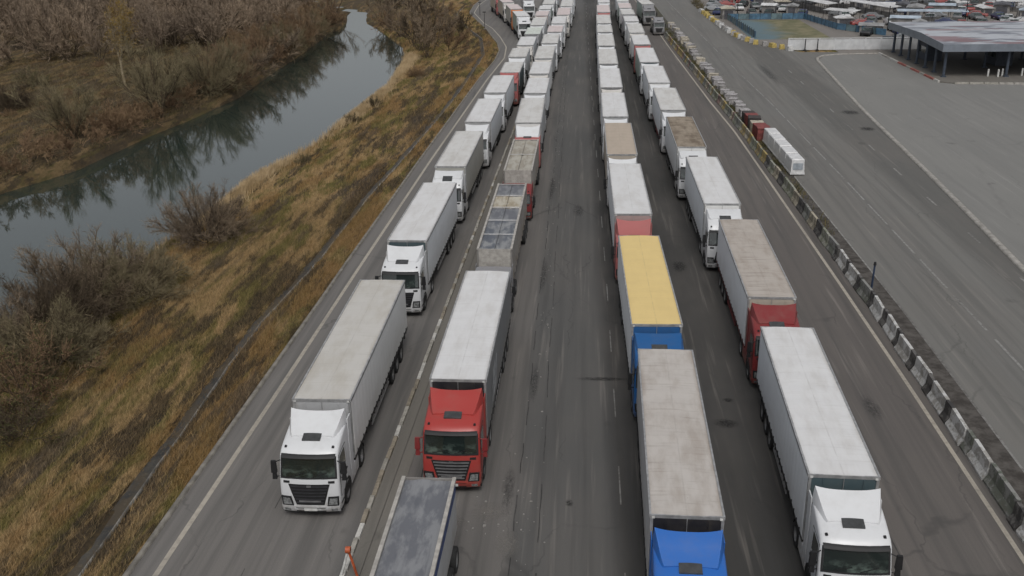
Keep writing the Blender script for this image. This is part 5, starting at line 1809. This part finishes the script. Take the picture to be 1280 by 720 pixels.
# grass
def grass_mat(name, lift):
    t = NT(name)
    col = bank_colour(t, t.pos(), lift)
    att = t.n('Attribute'); att.attribute_name = 'shade'
    col = t.mix(t.ramp(att.outputs['Fac'], .3, 1, 0, .30), col, (.42 * lift, .31 * lift, .17 * lift))
    col = t.mix(t.ramp(att.outputs['Fac'], .35, 0., 0, .8), col, (.05, .043, .024))
    return t.done(col, .9, 0, .1)
def blades(name, X, Y, length, width, mat, lean=.8, comb=(.3, 1.), label='', cat='grass', seed=1, z0=None):
    g = np.random.default_rng(seed)
    n = len(X)
    Z = ground_z(X, Y) - .03
    az = g.uniform(0, 2 * math.pi, n)
    ln = length * g.uniform(.45, 1.25, n)
    ll = np.abs(g.normal(lean, .35, n))
    dx = np.cos(az) * ll * .7 + comb[0] * ll * .5; dy = np.sin(az) * ll * .7 + comb[1] * ll * .5
    T = np.stack([X + dx * ln, Y + dy * ln, Z + ln * np.clip(1. - .3 * ll, .25, 1)], -1)
    wz = g.uniform(0, 2 * math.pi, n)
    wv = np.stack([np.cos(wz), np.sin(wz), np.zeros(n)], -1) * (width * g.uniform(.6, 1.4, n))[:, None]
    P = np.stack([X, Y, Z], -1)
    V = np.stack([P - wv, P + wv, T], 1).reshape(-1, 3)
    me = np_mesh(name, V, np.arange(len(V)).reshape(-1, 3), mat)
    a = me.attributes.new('shade', 'FLOAT', 'FACE')
    a.data.foreach_set('value', g.random(n).astype(np.float32))
    return tag(link(name, me), label, cat, kind='stuff')
gg = np.random.default_rng(9)
GRASS = grass_mat('grass_dry', .98)
def scatter(n, y0, y1, fl, fr, clump=.35):
    m_ = int(n / 8)
    Y = gg.uniform(y0, y1, m_); u = gg.random(m_)
    X = fl(Y) + (fr(Y) - fl(Y)) * u
    X = np.repeat(X, 8) + gg.normal(0, clump * .4, m_ * 8); Y = np.repeat(Y, 8) + gg.normal(0, clump, m_ * 8)
    inside = np.abs(X - ditch_x(Y) + .04) < np.where(Y < 37, .42, .27)
    open_ = (np.sin(Y * .21) + .7 * np.sin(Y * .57 + 1.) + .5 * np.sin(Y * 1.3 + 2)) > np.where(Y < 37, -.9, np.where((Y > 56) & (Y < 100), .1, .75))
    ok = (X < kerb_x(Y) - .15) & ~(inside & (open_ | (gg.random(len(X)) < .25))) & ((X > rivn_x(Y) + .4) | (X < rivf_x(Y) - .3))
    return X[ok], Y[ok]
X, Y = scatter(330000, 26, 80, lambda y: rivn_x(y) + .5, lambda y: kerb_x(y) - .2)
blades('grass', X, Y, .36, .016, GRASS, label='dry tangled grass covering the near bank', seed=1)
X, Y = scatter(150000, 80, 250, lambda y: np.maximum(rivn_x(y) + .5, kerb_x(y) - 22), lambda y: kerb_x(y) - .2)
blades('grass', X, Y, .42, .028, GRASS, label='dry grass on the bank beside the far road', seed=2)
X, Y = scatter(200000, 60, 240, lambda y: rivf_x(y) - 46, lambda y: rivf_x(y) - .3)
blades('grass', X, Y, .50, .030, grass_mat('grass_meadow', .85), label='rough meadow grass on the far bank', seed=3)
# pale reeds along the near water edge
t = NT('reed_straw')
REED = t.done(t.mix(t.ramp(t.noise(t.pos(), .5, 4), .4, .6), (.50, .38, .23), (.33, .24, .13)), .9, 0, .1)
m_ = 2600
Yr = np.concatenate([gg.uniform(70, 175, m_), gg.normal(80, 3, 250), gg.normal(150, 12, 700)])
Xr = rivn_x(Yr) + .3 + np.abs(gg.normal(0, .9, len(Yr)))
Xr = np.repeat(Xr, 14) + gg.normal(0, .22, len(Xr) * 14); Yr = np.repeat(Yr, 14) + gg.normal(0, .3, len(Yr) * 14)
ok = gg.random(len(Yr)) < np.clip(.55 + .6 * np.sin(Yr * .16), .1, 1)
blades('reeds', Xr[ok], Yr[ok], .95, .026, REED, lean=.3, label='pale straw reeds along the near water edge', cat='reeds', seed=4)
# weeds on the median
t = NT('weed_green')
WEED = t.done(t.mix(t.ramp(t.noise(t.pos(), .8, 4), .4, .6), (.05, .052, .022), (.12, .10, .05)), .9, 0, .1)
Yw = gg.uniform(70, 200, 9000)
Xw = barr_x(Yw) + .45 + gg.random(len(Yw)) * .9
ok = gg.random(len(Yw)) < np.clip((Yw - 66) / 26, .05, 1) * (.45 + .45 * np.sin(Yw * .7))
me = blades('weeds', Xw[ok], Yw[ok], .42, .03, WEED, lean=.6, label='dull weeds growing on the median behind the barrier', cat='weeds', seed=5)
me.location.z = .09
